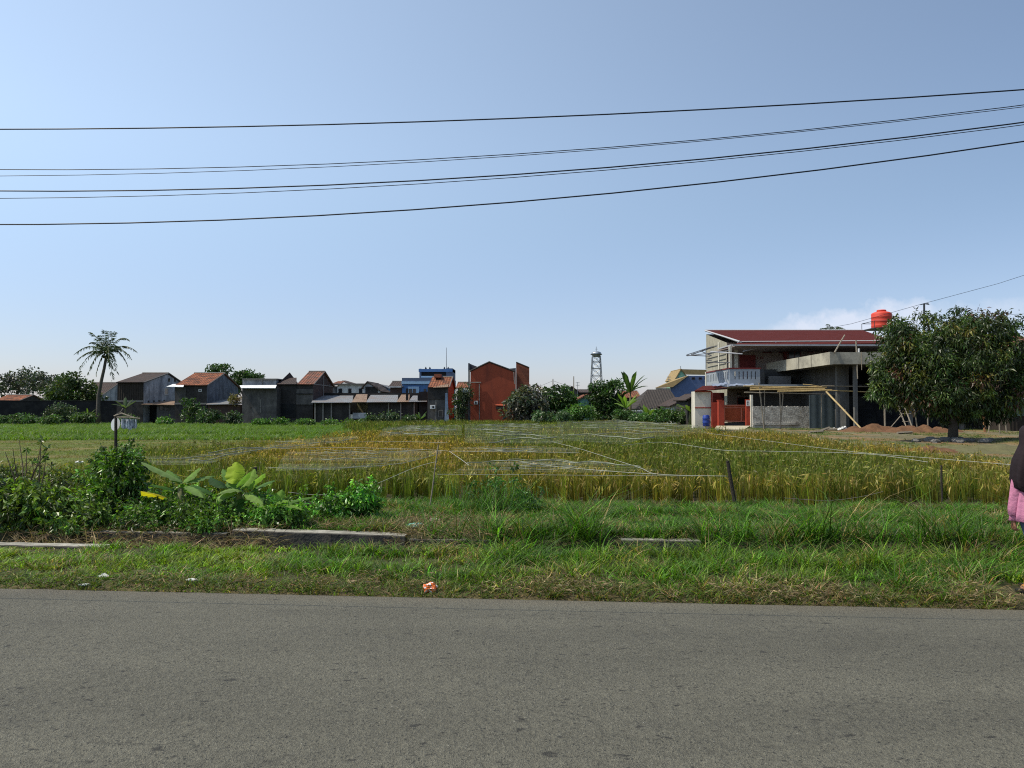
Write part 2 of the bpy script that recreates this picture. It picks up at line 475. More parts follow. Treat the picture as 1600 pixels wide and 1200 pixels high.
# road: slightly cambered asphalt with a ragged far edge
def road_mat():
    m = bpy.data.materials.new('asphalt'); m.use_nodes = True
    N = m.node_tree.nodes; L = m.node_tree.links; b = N['Principled BSDF']
    b.inputs['Specular IOR Level'].default_value = .35
    co = N.new('ShaderNodeTexCoord')
    def noise(s, lo, hi, det=6, ro=.65, fm=.3, fx=.7, sc3=None):
        n = N.new('ShaderNodeTexNoise'); n.inputs['Scale'].default_value = s; n.inputs['Detail'].default_value = det; n.inputs['Roughness'].default_value = ro
        src = co.outputs['Object']
        if sc3:
            mp = N.new('ShaderNodeMapping'); mp.inputs['Scale'].default_value = sc3; mp.inputs['Rotation'].default_value = (0, 0, math.atan(TA)); L.new(src, mp.inputs[0]); src = mp.outputs[0]
        L.new(src, n.inputs['Vector'])
        r_ = N.new('ShaderNodeMapRange'); r_.inputs['From Min'].default_value = fm; r_.inputs['From Max'].default_value = fx
        r_.inputs['To Min'].default_value = lo; r_.inputs['To Max'].default_value = hi
        L.new(n.outputs[0], r_.inputs[0]); return n.outputs[0], r_.outputs[0]
    def mul(a, f):
        v = N.new('ShaderNodeVectorMath'); v.operation = 'SCALE'; L.new(a, v.inputs[0]); L.new(f, v.inputs['Scale']); return v.outputs[0]
    base = N.new('ShaderNodeRGB'); base.outputs[0].default_value = (.162, .153, .114, 1)
    out = base.outputs[0]
    h1, f1 = noise(1.0, .84, 1.14, 4, .5, sc3=(.10, 1.0, 1)); _, f1b = noise(.7, .9, 1.1, 6, .6, sc3=(1, 1.6, 1)); h2, f2 = noise(22, .78, 1.22, 5, .8); h3, f3 = noise(70, .62, 1.38, 3, .8)
    _, f5 = noise(9, .90, 1.1, 5, .7)
    for f in (f1, f1b, f2, f3, f5): out = mul(out, f)
    # pits (dark) and pale stones
    for (s, thr, c, amt) in ((42, .12, (.03, .03, .026), .8), (19, .075, (.028, .027, .022), .85), (55, .07, (.42, .41, .36), .7), (13, .022, (.5, .48, .42), .9)):
        vo = N.new('ShaderNodeTexVoronoi'); vo.inputs['Scale'].default_value = s; vo.inputs['Randomness'].default_value = 1
        nz = N.new('ShaderNodeVectorMath'); nz.operation = 'ADD'; nz.inputs[1].default_value = (s * .37, s * .11, 0); L.new(co.outputs['Object'], nz.inputs[0])
        L.new(nz.outputs[0], vo.inputs['Vector'])
        # only some cells
        wh = N.new('ShaderNodeSeparateColor'); L.new(vo.outputs['Color'], wh.inputs[0])
        gt = N.new('ShaderNodeMath'); gt.operation = 'GREATER_THAN'; gt.inputs[1].default_value = .62; L.new(wh.outputs[0], gt.inputs[0])
        lt = N.new('ShaderNodeMapRange'); lt.inputs['From Min'].default_value = thr * 2.6; lt.inputs['From Max'].default_value = thr * 1.2; L.new(vo.outputs['Distance'], lt.inputs[0])
        m1 = N.new('ShaderNodeMath'); m1.operation = 'MULTIPLY'; L.new(gt.outputs[0], m1.inputs[0]); L.new(lt.outputs[0], m1.inputs[1])
        m2 = N.new('ShaderNodeMath'); m2.operation = 'MULTIPLY'; L.new(m1.outputs[0], m2.inputs[0]); m2.inputs[1].default_value = amt
        mx = N.new('ShaderNodeMixRGB'); L.new(m2.outputs[0], mx.inputs[0]); L.new(out, mx.inputs[1]); mx.inputs[2].default_value = (*c, 1); out = mx.outputs[0]
    # coarse dark pits and worn hollows
    for (s, lo, hi, amt, c) in ((11, .64, .70, .75, (.032, .03, .026)), (24, .66, .72, .7, (.03, .03, .027)), (6, .60, .75, .3, (.19, .18, .14)), (2.2, .58, .72, .25, (.075, .072, .062))):
        n = N.new('ShaderNodeTexNoise'); n.inputs['Scale'].default_value = s; n.inputs['Detail'].default_value = 3; n.inputs['Roughness'].default_value = .55
        mp = N.new('ShaderNodeMapping'); mp.inputs['Location'].default_value = (s, s * 2, 0); mp.inputs['Scale'].default_value = (.75, 1.3, 1); L.new(co.outputs['Object'], mp.inputs[0]); L.new(mp.outputs[0], n.inputs['Vector'])
        r_ = N.new('ShaderNodeMapRange'); r_.inputs['From Min'].default_value = lo; r_.inputs['From Max'].default_value = hi; r_.inputs['To Max'].default_value = amt; L.new(n.outputs[0], r_.inputs[0])
        mx = N.new('ShaderNodeMixRGB'); L.new(r_.outputs[0], mx.inputs[0]); L.new(out, mx.inputs[1]); mx.inputs[2].default_value = (*c, 1); out = mx.outputs[0]
    # fine branching cracks, broken up
    vo = N.new('ShaderNodeTexVoronoi'); vo.feature = 'DISTANCE_TO_EDGE'; vo.inputs['Scale'].default_value = .8
    nz = N.new('ShaderNodeTexNoise'); nz.inputs['Scale'].default_value = 3; nz.inputs['Detail'].default_value = 6; L.new(co.outputs['Object'], nz.inputs['Vector'])
    av = N.new('ShaderNodeMixRGB'); av.inputs[0].default_value = .25; L.new(co.outputs['Object'], av.inputs[1]); L.new(nz.outputs['Color'], av.inputs[2]); L.new(av.outputs[0], vo.inputs['Vector'])
    ck = N.new('ShaderNodeMapRange'); ck.inputs['From Min'].default_value = .006; ck.inputs['From Max'].default_value = .001; L.new(vo.outputs['Distance'], ck.inputs[0])
    nm = N.new('ShaderNodeTexNoise'); nm.inputs['Scale'].default_value = .9; L.new(co.outputs['Object'], nm.inputs['Vector'])
    cm = N.new('ShaderNodeMapRange'); cm.inputs['From Min'].default_value = .5; cm.inputs['From Max'].default_value = .62; cm.inputs['To Max'].default_value = .35; L.new(nm.outputs[0], cm.inputs[0])
    m4 = N.new('ShaderNodeMath'); m4.operation = 'MULTIPLY'; L.new(ck.outputs[0], m4.inputs[0]); L.new(cm.outputs[0], m4.inputs[1])
    mx = N.new('ShaderNodeMixRGB'); L.new(m4.outputs[0], mx.inputs[0]); L.new(out, mx.inputs[1]); mx.inputs[2].default_value = (.03, .03, .027, 1); out = mx.outputs[0]
    # dust and a tar seam along the far edge (a stain that runs with the road)
    sx = N.new('ShaderNodeSeparateXYZ'); L.new(co.outputs['Object'], sx.inputs[0])
    mm = N.new('ShaderNodeMath'); mm.operation = 'MULTIPLY_ADD'; L.new(sx.outputs[0], mm.inputs[0]); mm.inputs[1].default_value = TA; L.new(sx.outputs[1], mm.inputs[2])
    nn = N.new('ShaderNodeTexNoise'); nn.inputs['Scale'].default_value = 1.6; nn.inputs['Detail'].default_value = 6; L.new(co.outputs['Object'], nn.inputs['Vector'])
    m3 = N.new('ShaderNodeMath'); m3.operation = 'MULTIPLY_ADD'; L.new(nn.outputs[0], m3.inputs[0]); m3.inputs[1].default_value = .25; L.new(mm.outputs[0], m3.inputs[2])
    rr = N.new('ShaderNodeMapRange'); rr.inputs['From Min'].default_value = Y0 - .28; rr.inputs['From Max'].default_value = Y0 + .1; rr.inputs['To Max'].default_value = .55
    L.new(m3.outputs[0], rr.inputs[0])
    mx = N.new('ShaderNodeMixRGB'); L.new(rr.outputs[0], mx.inputs[0]); L.new(out, mx.inputs[1]); mx.inputs[2].default_value = (.20, .165, .11, 1); out = mx.outputs[0]
    L.new(out, b.inputs['Base Color'])
    b.inputs['Roughness'].default_value = .82
    ad = N.new('ShaderNodeMath'); ad.operation = 'ADD'; L.new(h2, ad.inputs[0]); L.new(h3, ad.inputs[1])
    bp = N.new('ShaderNodeBump'); bp.inputs['Strength'].default_value = 1.0; bp.inputs['Distance'].default_value = .035
    L.new(ad.outputs[0], bp.inputs['Height']); L.new(bp.outputs[0], b.inputs['Normal'])
    return m
ss = np.concatenate([np.linspace(-400, -16, 30), np.linspace(-15.9, 15.9, 400), np.linspace(16, 400, 30)])
rows = [-9.4, -7, -5, -3, -1.5, -.6, -.12, 0.0]
V = []
for j, dv in enumerate(rows):
    dj = np.full(len(ss), dv, float)
    if j == len(rows) - 1: dj = -.01 + (vnoise(ss, ss * 0, .35, 31) - .5) * .12 + (vnoise(ss, ss * 0, .08, 32) - .5) * .06
    zz = .012 - .003 * abs(dv + 4.5) + (0 if j < len(rows) - 1 else -.035)
    V.append(np.stack([ss * CA + dj * SA, Y0 - ss * SA + dj * CA, np.full(len(ss), zz)], 1))
V = np.concatenate(V); n = len(ss)
ii = (np.arange(len(rows) - 1)[:, None] * n + np.arange(n - 1)[None]).ravel()
rd = np_mesh('road', V, np.stack([ii, ii + 1, ii + n + 1, ii + n], 1), None, road_mat(), org=(0, 0, 0))
tag(rd, 'worn grey asphalt village road crossing the foreground', kind='structure')

# ditch walls: separate lengths of old concrete
conc_ditch = mat('ditch_concrete', (.30, .285, .24), .9, .3, 5, bump=.5, bscale=30, stain=(.07, .065, .05), stain_amt=.7, stain_scale=2.5)
conc_dark = mat('dark_concrete', (.045, .042, .036), .95, .4, 6, bump=.5, stain=(.12, .11, .09), stain_amt=.5, stain_scale=3)  # dark concrete for the wall sides; only the top is pale
def ditch_wall(s0, s1, d0, d1, top, label, tilt=0.0, group=None):
    k = max(4, int((s1 - s0) / .12)); mb = MB(); r_ = random.Random(int(s0 * 100))
    for i in range(k):
        a, b = s0 + (s1 - s0) * i / k, s0 + (s1 - s0) * (i + 1) / k
        pass
    prof = lambda s, i: (d0 + r_.uniform(-.012, .012), d1 + r_.uniform(-.02, .02), top + tilt * (s - s0) + r_.uniform(-.004, .003))
    P_ = [prof(s0 + (s1 - s0) * i / k, i) for i in range(k + 1)]
    vs = []; fs = []
    for i in range(k + 1):
        s = s0 + (s1 - s0) * i / k; a, b, t = P_[i]
        vs += [RD(s, a, -.62), RD(s, a, t - .012), RD(s, a + .015, t), RD(s, b - .015, t), RD(s, b, t - .012), RD(s, b, -.62)]
        if i:
            o = (i - 1) * 6
            for j in range(5): fs.append((o + j, o + j + 1, o + j + 7, o + j + 6))
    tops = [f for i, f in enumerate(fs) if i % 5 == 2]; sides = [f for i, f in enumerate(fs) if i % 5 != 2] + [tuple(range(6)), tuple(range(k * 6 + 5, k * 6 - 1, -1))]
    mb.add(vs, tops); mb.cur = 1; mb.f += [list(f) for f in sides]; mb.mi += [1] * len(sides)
    return tag(mb.build('ditch_wall', [conc_ditch, conc_dark]), label, 'ditch wall', group)
G_DW = 'concrete lengths of the roadside ditch'
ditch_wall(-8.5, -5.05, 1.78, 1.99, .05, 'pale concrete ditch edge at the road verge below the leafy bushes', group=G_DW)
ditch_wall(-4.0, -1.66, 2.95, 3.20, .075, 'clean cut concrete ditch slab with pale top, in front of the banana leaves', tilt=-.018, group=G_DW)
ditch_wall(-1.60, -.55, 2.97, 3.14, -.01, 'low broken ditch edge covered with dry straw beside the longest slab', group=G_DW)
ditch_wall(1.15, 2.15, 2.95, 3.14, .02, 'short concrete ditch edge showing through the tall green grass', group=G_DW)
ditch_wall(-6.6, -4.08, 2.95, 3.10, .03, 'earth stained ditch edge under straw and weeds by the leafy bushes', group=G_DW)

# ================================================================ GRASS, RICE (stuff)
leafm = mat_leaf('blade', .42, .5, .3)
dryc = np.array([.24, .19, .085]); grn = np.array([.060, .140, .012]); grn2 = np.array([.115, .185, .018])
def grass_obj(name, label, spots, hfun, n_blade, wid, colfun, segs=3, rad=.05, seed=1, leanr=(.35, 1.5), m=None, curl=(.1, .5)):
    r_ = np.random.default_rng(seed)
    k = len(spots)
    sx = np.repeat(spots[:, 0], n_blade); sy = np.repeat(spots[:, 1], n_blade)
    az = r_.uniform(0, 2 * math.pi, k * n_blade); rr = rad * np.sqrt(r_.random(k * n_blade))
    px_, py_ = sx + np.cos(az) * rr, sy + np.sin(az) * rr
    h = hfun(sx, sy) * r_.uniform(.45, 1.15, k * n_blade)
    pos = np.stack([px_, py_, gz(px_, py_) - .01], 1)
    lean = r_.uniform(*leanr, k * n_blade); cu = r_.uniform(*curl, k * n_blade)
    col = colfun(sx, sy, r_)
    w = wid * np.exp(r_.normal(0, .25, k * n_blade))
    az2 = az + r_.normal(0, .6, k * n_blade)
    v, q, c = blades(pos, h, w, lean, cu, col, segs, r_=r_, az=az2)
    o = np_mesh(name, v, q, c, m or leafm)
    return tag(o, label, name.replace('_', ' '), kind='stuff')
def scatter(n, x0, x1, y0, y1, keep, seed):
    r_ = np.random.default_rng(seed)
    p = np.stack([r_.uniform(x0, x1, n), r_.uniform(y0, y1, n)], 1)
    return p[keep(p[:, 0], p[:, 1], r_)]
fru = lambda x, y: np.abs(x) < .70 * y + 2.6

# verge beside the road
sp = scatter(30000, -10, 10, 6, 12.5, lambda x, y, r_: fru(x, y) & ~((np.abs(x - 4.83) < .38) & (y > 6.85) & (y < 7.4)) & (dd_of(x, y) > .04) & (dd_of(x, y) < 1.9) & (r_.random(len(x)) < np.where(x < -2, 1.0, .62)) & (r_.random(len(x)) < .35 + .65 * sstep(.0, .5, dd_of(x, y)) * sstep(.15, .45, vnoise(x, y, .35, 41))), 5)
def vh(x, y):
    d = dd_of(x, y)
    h = np.where((x < -5.0) & (d > 1.45), .45, 1.0) * np.where((np.abs(x - 4.75) < .35) & (y < 7.5), .3, 1.0) * np.interp(x, [-8, -3, -1, 1.5, 4, 8], [.085, .10, .14, .20, .20, .17])
    return h * (.42 + .7 * sstep(.1, .8, d)) * (.5 + 1.0 * vnoise(x, y, .45, 42))
def vc(x, y, r_):
    d = dd_of(x, y); n = len(x)
    dryf = (.06 + .5 * sstep(.55, .05, d + (vnoise(x, y, .4, 44) - .5) * .5) * np.interp(x, [-6, 0, 3], [.45, .95, 1.0]) + .4 * sstep(.55, .85, vnoise(x, y, .5, 45)))
    isd = r_.random(n) < dryf * np.interp(x, [-6, 0], [.6, .85])
    b = np.where(isd[:, None], dryc, grn * (1 - vnoise(x, y, .8, 46)[:, None]) + grn2 * vnoise(x, y, .8, 46)[:, None])
    b = np.where((x < -2.2)[:, None] & ~isd[:, None], b * np.array([1.35, 1.25, 1.1]), b)
    b = b * np.exp(np.random.default_rng(1).normal(0, .3, n // 12 + 1)).repeat(12)[:n, None]
    return jitter_col(n, b, .12, .4, r_)
grass_obj('verge_grass', 'long green roadside grass with a dry straw edge along the asphalt', sp, vh, 12, .0105, vc, 3, .055, 6)
# grass in and beyond the ditch
def k2(x, y, r_):
    d = dd_of(x, y)
    gap = ((x > -6.8) & (x < -1.15) & (d < 3.2)) | ((x > 1.1) & (x < 2.35) & (d < 3.1))
    bare = (x > -1.7) & (x < -.4) & (d < 4.6)
    return fru(x, y) & (d > 2.0) & (d < 6.9) & ~gap & (x > -3.0) & (~bare | (r_.random(len(x)) < .18)) & (r_.random(len(x)) < .75 + .25 * sstep(.2, .5, vnoise(x, y, .4, 51)))
sp = scatter(18600, -4, 14, 8, 15, k2, 7)
def h2(x, y):
    d = dd_of(x, y)
    return np.where(d < 3.1, .75, np.interp(d, [3.2, 4, 6.5], [.20, .15, .19])) * (.5 + .9 * vnoise(x, y, .6, 52))
def c2(x, y, r_):
    n = len(x); isd = r_.random(n) < .08 + .55 * sstep(.6, .85, vnoise(x, y, .45, 53))
    b = np.where(isd[:, None], dryc * .9, grn * 1.0)
    b = b * np.exp(np.random.default_rng(2).normal(0, .3, n // 13 + 1)).repeat(13)[:n, None]
    return jitter_col(n, b, .12, .4, r_)
grass_obj('bank_grass', 'green grass growing on the bank between ditch and rice', sp, h2, 13, .012, c2, 3, .07, 8)
# straw litter: flat dry stalks on the bank and ditch edge
r_ = np.random.default_rng(77)
def straw(n, x0, x1, d0, d1, seed, hh=.04, L=.22, patchy=False):
    r_ = np.random.default_rng(seed)
    s = r_.uniform(x0, x1, n); d = r_.uniform(d0, d1, n)
    if patchy:
        k = r_.random(n) < np.interp(s, [-5, -1, 2], [.12, .5, .8]) * sstep(.25, .75, vnoise(s, d, .35, 47) + .35 * (.25 - d)); k &= ~((np.abs(s - 4.75) < .4) & (d > .25)); s = s[k]; d = d[k]; n = len(s)
    X = s * CA + d * SA; Y = Y0 - s * SA + d * CA
    Z = np.interp(d, [1.9, 2.05, 2.5, 2.9, 3.0], [0.02, -.12, -.25, -.1, .03]) + r_.uniform(0, hh, n)
    az = r_.uniform(0, math.pi * 2, n); el = r_.normal(.25, .4, n)
    dr = np.stack([np.cos(az) * np.cos(el), np.sin(az) * np.cos(el), np.sin(el)], 1)
    col = jitter_col(n, np.array([.20, .155, .085]), .08, .4, r_)
    return leafcards(np.stack([X, Y, Z], 1), dr, L * r_.uniform(.4, 1.3, n), .008, col, r_=r_)
sp = scatter(11200, -10, 10, 6, 8, lambda x, y, r_: fru(x, y) & ~((np.abs(x - 4.83) < .38) & (y > 6.85) & (y < 7.4)) & (dd_of(x, y) > -.03) & (dd_of(x, y) < .42), 25)
def ce(x, y, r_):
    n = len(x); isd = r_.random(n) < np.interp(x, [-6, -1, 2], [.15, .3, .48]) * (.6 + .6 * vnoise(x, y, .3, 48))
    return jitter_col(n, np.where(isd[:, None], np.array([.21, .16, .07]), np.array([.085, .135, .02])), .1, .38, r_)
grass_obj('edge_grass', 'trampled short green and dry grass fringing the asphalt', sp, lambda x, y: np.where(np.abs(x - 4.75) < .35, .3, 1.0) * (.06 + .05 * vnoise(x, y, .3, 49) + .02 * (x > 0)), 9, .009, ce, 2, .05, 26, (.6, 2.2))
so = np_mesh('straw', *join([straw(2600, -6.9, -3.3, 2.1, 2.95, 1, .12, L=.34), straw(1500, -6.9, -3.5, 3.0, 3.45, 9, .05, L=.2), straw(2600, -2.0, -.3, 2.7, 4.6, 2), straw(20000, -9, 10, -.03, .6, 3, .08, .10, True), straw(900, -3.4, -1.7, 3.3, 3.8, 4)]), mat_leaf('straw_leaf', .2, .8, .1))
tag(so, 'dry brown straw lying on the ditch edge and road side', 'straw', kind='stuff')

# ---- rice
def rice_zone(y0, y1, dens, nb, segs, wid, npan, panw, seed, step=1.0):
    r_ = np.random.default_rng(seed)
    n = int((rice_r(y0) + 14) * 1.0 * (y1 - y0) * dens * 1.25)
    X = r_.uniform(-17, 19, n); Y = r_.uniform(y0, y1, n)
    # transplanted rows: snap x to a loose grid
    X = np.round(X / .24) * .24 + r_.normal(0, .035, n)
    k = (X > rice_l(Y) + r_.normal(0, .15, n)) & (X < rice_r(Y) + r_.normal(0, .2, n)) & (np.abs(X) < .70 * Y + 3) & (Y > 13.7 + .35 * vnoise(X, Y * 0, .5, 63) + r_.normal(0, .1, n)) & (r_.random(n) < np.where(Y < 15.5, .55 + .45 * vnoise(X, Y, .35, 64), 1.0))
    X, Y = X[k], Y[k]; n = len(X)
    hh = .70 * (.86 + .22 * vnoise(X, Y, 2.2, 61)) * r_.normal(1, .05, n)
    ripe = sstep(.25, .8, vnoise(X, Y, 4.5, 62) * .6 + .42 * np.exp(-((X + 5.5) / 5) ** 2) * sstep(52, 32, Y) * sstep(15, 20, Y) + .28 * sstep(5, 12, X))
    ripe = ripe * np.interp(Y, [30, 60], [1, .55])
    gcol = np.array([.090, .128, .018]) * (1 - ripe[:, None]) + np.array([.185, .15, .024]) * ripe[:, None]
    gcol = gcol * np.exp(r_.normal(0, .38, (n, 1)))
    out = []
    R_ = np.repeat
    m = n * nb
    az = r_.uniform(0, 2 * math.pi, m); rr = .055 * np.sqrt(r_.random(m))
    px_, py_ = R_(X, nb) + rr * np.cos(az), R_(Y, nb) + rr * np.sin(az)
    pos = np.stack([px_, py_, gz(px_, py_) - .01], 1)
    h = R_(hh, nb) * r_.uniform(.62, 1.12, m)
    col = jitter_col(m, R_(gcol, nb, 0), .10, .25, r_)
    tc_ = col * np.array([1.15, 1.15, 1.0]); col = col * np.array([1.0, .88, .8])  # base browner and darker, tips lighter: mild shade painted into the blades
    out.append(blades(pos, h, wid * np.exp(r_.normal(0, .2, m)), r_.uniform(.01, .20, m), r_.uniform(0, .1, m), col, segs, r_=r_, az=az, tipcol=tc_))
    # panicles: drooping golden heads
    m = n * npan
    az = r_.uniform(0, 2 * math.pi, m); base = np.stack([R_(X, npan) + .09 * np.cos(az), R_(Y, npan) + .09 * np.sin(az), gz(R_(X, npan), R_(Y, npan)) + R_(hh, npan) * r_.uniform(.58, .98, m)], 1)
    dr = np.stack([np.cos(az) * .38, np.sin(az) * .38, r_.uniform(-1.2, .1, m)], 1)
    pc = np.array([.17, .17, .04]) * (1 - R_(ripe, npan)[:, None]) + np.array([.35, .235, .055]) * R_(ripe, npan)[:, None]
    out.append(leafcards(base, dr, .15 * r_.uniform(.6, 1.2, m), panw, jitter_col(m, pc * R_(np.exp(r_.normal(0, .3, n)), npan)[:, None], .07, .25, r_), r_=r_))
    return join(out)
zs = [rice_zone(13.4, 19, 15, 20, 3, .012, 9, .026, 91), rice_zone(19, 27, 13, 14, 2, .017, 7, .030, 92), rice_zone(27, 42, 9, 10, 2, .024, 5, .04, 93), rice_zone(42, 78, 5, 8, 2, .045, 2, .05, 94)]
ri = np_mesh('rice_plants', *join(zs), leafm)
tag(ri, 'ripening green and gold rice standing in the field', 'rice', kind='stuff')

# ---- low grass of the left meadow, and the greener paddy beyond
def k3(x, y, r_): return fru(x, y) & (x < rice_l(y) - .2) & (y > 14)
sp = scatter(26000, -32, -7, 14, 44, k3, 15)
def c3(x, y, r_):
    n = len(x); m_ = vnoise(x, y * 2.2, 2.6, 8)
    b = np.array([.115, .15, .032]) * (1 - m_[:, None]) + np.array([.15, .135, .045]) * m_[:, None]
    return jitter_col(n, b, .08, .2, r_)
grass_obj('meadow_grass', 'short olive grass of the mown field left of the rice', sp, lambda x, y: .05 + .05 * vnoise(x, y, 1.5, 71), 6, .02, c3, 1, .12, 16)
def k4(x, y, r_): return fru(x, y) & (x < rice_l(y) + 1) & (y > 44) & (y < 80) & ~((y > 50.5) & (y < 51.3)) & ~((y > 60) & (y < 60.8))
sp = scatter(15000, -58, -7, 44, 80, k4, 17)
def c4(x, y, r_):
    n = len(x); m_ = vnoise(x, y, 3, 73)
    b = np.array([.085, .165, .022]) * (1 - m_[:, None]) + np.array([.12, .19, .03]) * m_[:, None]
    return jitter_col(n, b, .07, .18, r_)
grass_obj('paddy_grass', 'bright green young paddy in front of the dark house walls', sp, lambda x, y: np.where(y < 50.5, .30, .42) * (.8 + .4 * vnoise(x, y, 2, 72)), 9, .055, c4, 2, .2, 18)
# rough weeds of the yard edge
def k5(x, y, r_): return fru(x, y) & (x > rice_r(y) - .6) & (y > 22) & (y < 60) & (r_.random(len(x)) < .12 + .9 * sstep(.4, .7, vnoise(x, y, 1.6, 12)))
sp = scatter(7000, 12, 36, 22, 60, k5, 19)
grass_obj('yard_weeds', 'patchy weeds on the pale dirt yard beside the rice', sp, lambda x, y: .11 * np.ones(len(x)), 9, .02, lambda x, y, r_: jitter_col(len(x), np.array([.085, .125, .028]), .1, .3, r_), 2, .14, 20)

# ================================================================ PLANTS
barkm = mat('bark', (.06, .05, .04), .95, .35, 9, bump=.8, bscale=14)
palebark = mat('pale_bark', (.085, .075, .06), .9, .3, 8, bump=.5, bscale=20)
treeleaf = mat_leaf('tree_leaf', .30, .42, .45)
bushleaf = mat_leaf('bush_leaf', .36, .38, .5)
def ell_px(e, D, dep=.85):
    cx, cy, rx, ry = e[:4]; dD = e[4] if len(e) > 4 else 0
    p = P(cx, cy, D + dD); k = (D + dD) / F
    return (p.x, p.y, p.z, rx * k, rx * k * dep, ry * k)
def tree(name, label, ells, D, root_px, cat='tree', ncl=60, per=60, rcl=.5, L=.3, W=.13, base=(.04, .08, .02), seed=1, droop=.3,
         tr=.18, bark=None, group=None, alt=None, altf=0, limbs=8, stem='trunk', foliage='crown', m=None, clv=.28, dep=.85, lv=.2, sprigs=0, slen=.2):
    r_ = np.random.default_rng(seed)
    bx = P(root_px, 638, D)
    z0 = gzf(bx.x, D) - .05
    t = thing(name, label, cat, (bx.x, D, z0), group)
    el = [ell_px(e, D, dep) for e in ells]
    (v, q, c), cc = crown(el, ncl, rcl, per, L, W, base, r_, droop=droop, alt=alt, altf=altf, clv=clv, lv=lv)
    sp_stems = []
    if sprigs:
        ex = [(v, q, c)]; upw = cc[cc[:, 2] > np.percentile(cc[:, 2], 35)]
        for k in range(sprigs):
            s0 = upw[r_.integers(len(upw))]; mid_ = np.array(max(el, key=lambda e: e[3])[:3])
            out = unit((s0 - mid_)[None])[0] * .5 + np.array([r_.normal(0, .35), r_.normal(0, .25), r_.uniform(.4, 1.0)])
            out = out / np.linalg.norm(out); ln = slen * r_.uniform(.6, 1.5); nl = int(r_.integers(9, 18))
            s0 = s0 + out * rcl * .6; tt = r_.uniform(.1, 1, nl)
            ps = s0 + out * ln * tt[:, None]
            sp_stems.append((s0, s0 + out * ln))
            bc = np.array(base) * math.exp(r_.normal(.15, .35)) * np.array([1.15, 1.05, .9])
            ex.append(leafcards(ps, r_.normal(0, .7, (nl, 3)) + out * .4 + np.array([0, 0, -droop]), L * r_.uniform(.6, 1.15, nl), W, jitter_col(nl, bc, .08, .3, r_), r_=r_))
        v, q, c = join(ex)
    lo = v[:, 2] > z0 + .02
    v[:, 2] = np.maximum(v[:, 2], z0 + .02)
    mb = MB()
    big = max(el, key=lambda e: e[3] * e[5]); top = Vector(big[:3])
    fork = Vector((bx.x * .6 + top.x * .4, D, z0 + max(.15, (top.z - z0) * .45)))
    mb.tube([(bx.x, D, z0), (bx.x * .8 + fork.x * .2 + tr * .3, D, z0 + (fork.z - z0) * .5), fork], [tr * 1.25, tr, tr * .8], 8)
    for k in r_.choice(len(cc), min(limbs, len(cc)), replace=False):
        e = Vector(cc[k]); mid = fork.lerp(e, .5) + Vector((0, 0, abs(e.z - fork.z) * .12))
        mb.tube([fork - Vector((0, 0, tr)), mid, e], [tr * .55, tr * .32, tr * .1], 5)
    for a_, b_ in (sp_stems if stem == 'stem' else []): mb.tube([Vector(a_), Vector(b_)], [max(.0025, tr * .02), .0015], 4)
    mb.build(stem, bark or barkm, t, smooth=True)
    np_mesh(foliage, v, q, c, m or treeleaf, t, smooth=False)
    return t

# ---- the big mango tree by the yard
tree('mango_tree', 'broad dark mango tree with reddish young leaves on the yard', [(1475, 575, 88, 75), (1520, 540, 62, 55), (1425, 560, 52, 58), (1395, 606, 34, 36), (1560, 590, 52, 62, 1), (1490, 515, 30, 28), (1408, 522, 22, 20), (1556, 515, 26, 24), (1478, 612, 70, 30), (1598, 570, 30, 40), (1500, 640, 46, 18), (1545, 630, 40, 24), (1590, 612, 30, 30), (1394, 585, 26, 36), (1376, 560, 12, 12), (1374, 602, 10, 16), (1442, 494, 16, 11), (1507, 487, 20, 13), (1572, 506, 15, 15)],
     39.5, 1488, ncl=760, per=60, rcl=.42, L=.24, W=.068, base=(.036, .062, .014), seed=3, droop=.75, tr=.22, limbs=26, sprigs=90, slen=.22, alt=[(.10, .05, .025), (.16, .15, .03), (.15, .18, .03), (.12, .17, .03), (.09, .14, .03)], altf=.24, clv=.42, lv=.25)

# ---- coconut palm
def frond(root, c, tip, arch, r_, m, n=44, ll=.62, base=(.045, .075, .025)):
    c = np.array(c); tip = np.array(tip); T = np.linspace(0, 1, 12)
    pts = np.array([c * (1 - t) + tip * t + np.array([0, 0, 1]) * arch * 4 * t * (1 - t) for t in T])
    mb = MB(); mb.tube([tuple(p) for p in pts], list(np.linspace(.05, .012, 12)), 4)
    o = mb.build('frond', mats_frond, root)
    t = r_.uniform(.10, 1, n * 2); sd_ = np.sign(r_.uniform(-1, 1, n * 2))
    i = np.clip((t * 11).astype(int), 0, 10); f = (t * 11 - i)[:, None]
    pos = pts[i] * (1 - f) + pts[i + 1] * f; ax = unit(pts[i + 1] - pts[i])
    side = unit(np.cross(ax, np.array([0, 0, 1.0]) + 1e-3)) * sd_[:, None]
    dr = side * .75 + ax * .6 + np.array([0, 0, -.45]) + r_.normal(0, .14, (len(t), 3))
    L = ll * (1 - .45 * t) * r_.uniform(.8, 1.2, len(t))
    v, q, cc = leafcards(pos, dr, L, .075, jitter_col(len(t), np.array(base), .07, .2, r_), fold=.03, r_=r_)
    np_mesh('leaflets', v, q, cc, m, o, smooth=False)
mats_frond = mat('frond_rib', (.10, .11, .04), .7, .2, 5)
r_ = np.random.default_rng(5)
DP = 82
b0 = P(154.5, 660, DP); z0 = 0
pt = thing('coconut_palm', 'tall slender coconut palm rising above the dark wall', 'palm tree', (b0.x, DP, z0))
mb = MB(); mb.tube([(b0.x, DP, 0), P(153.5, 640, DP), P(154, 618, DP), P(158, 597, DP), P(163, 575, DP), P(166.5, 556, DP)], [.30, .22, .19, .17, .15, .14], 9)
mb.build('trunk', palebark, pt, smooth=True)
cc = P(167, 553, DP)
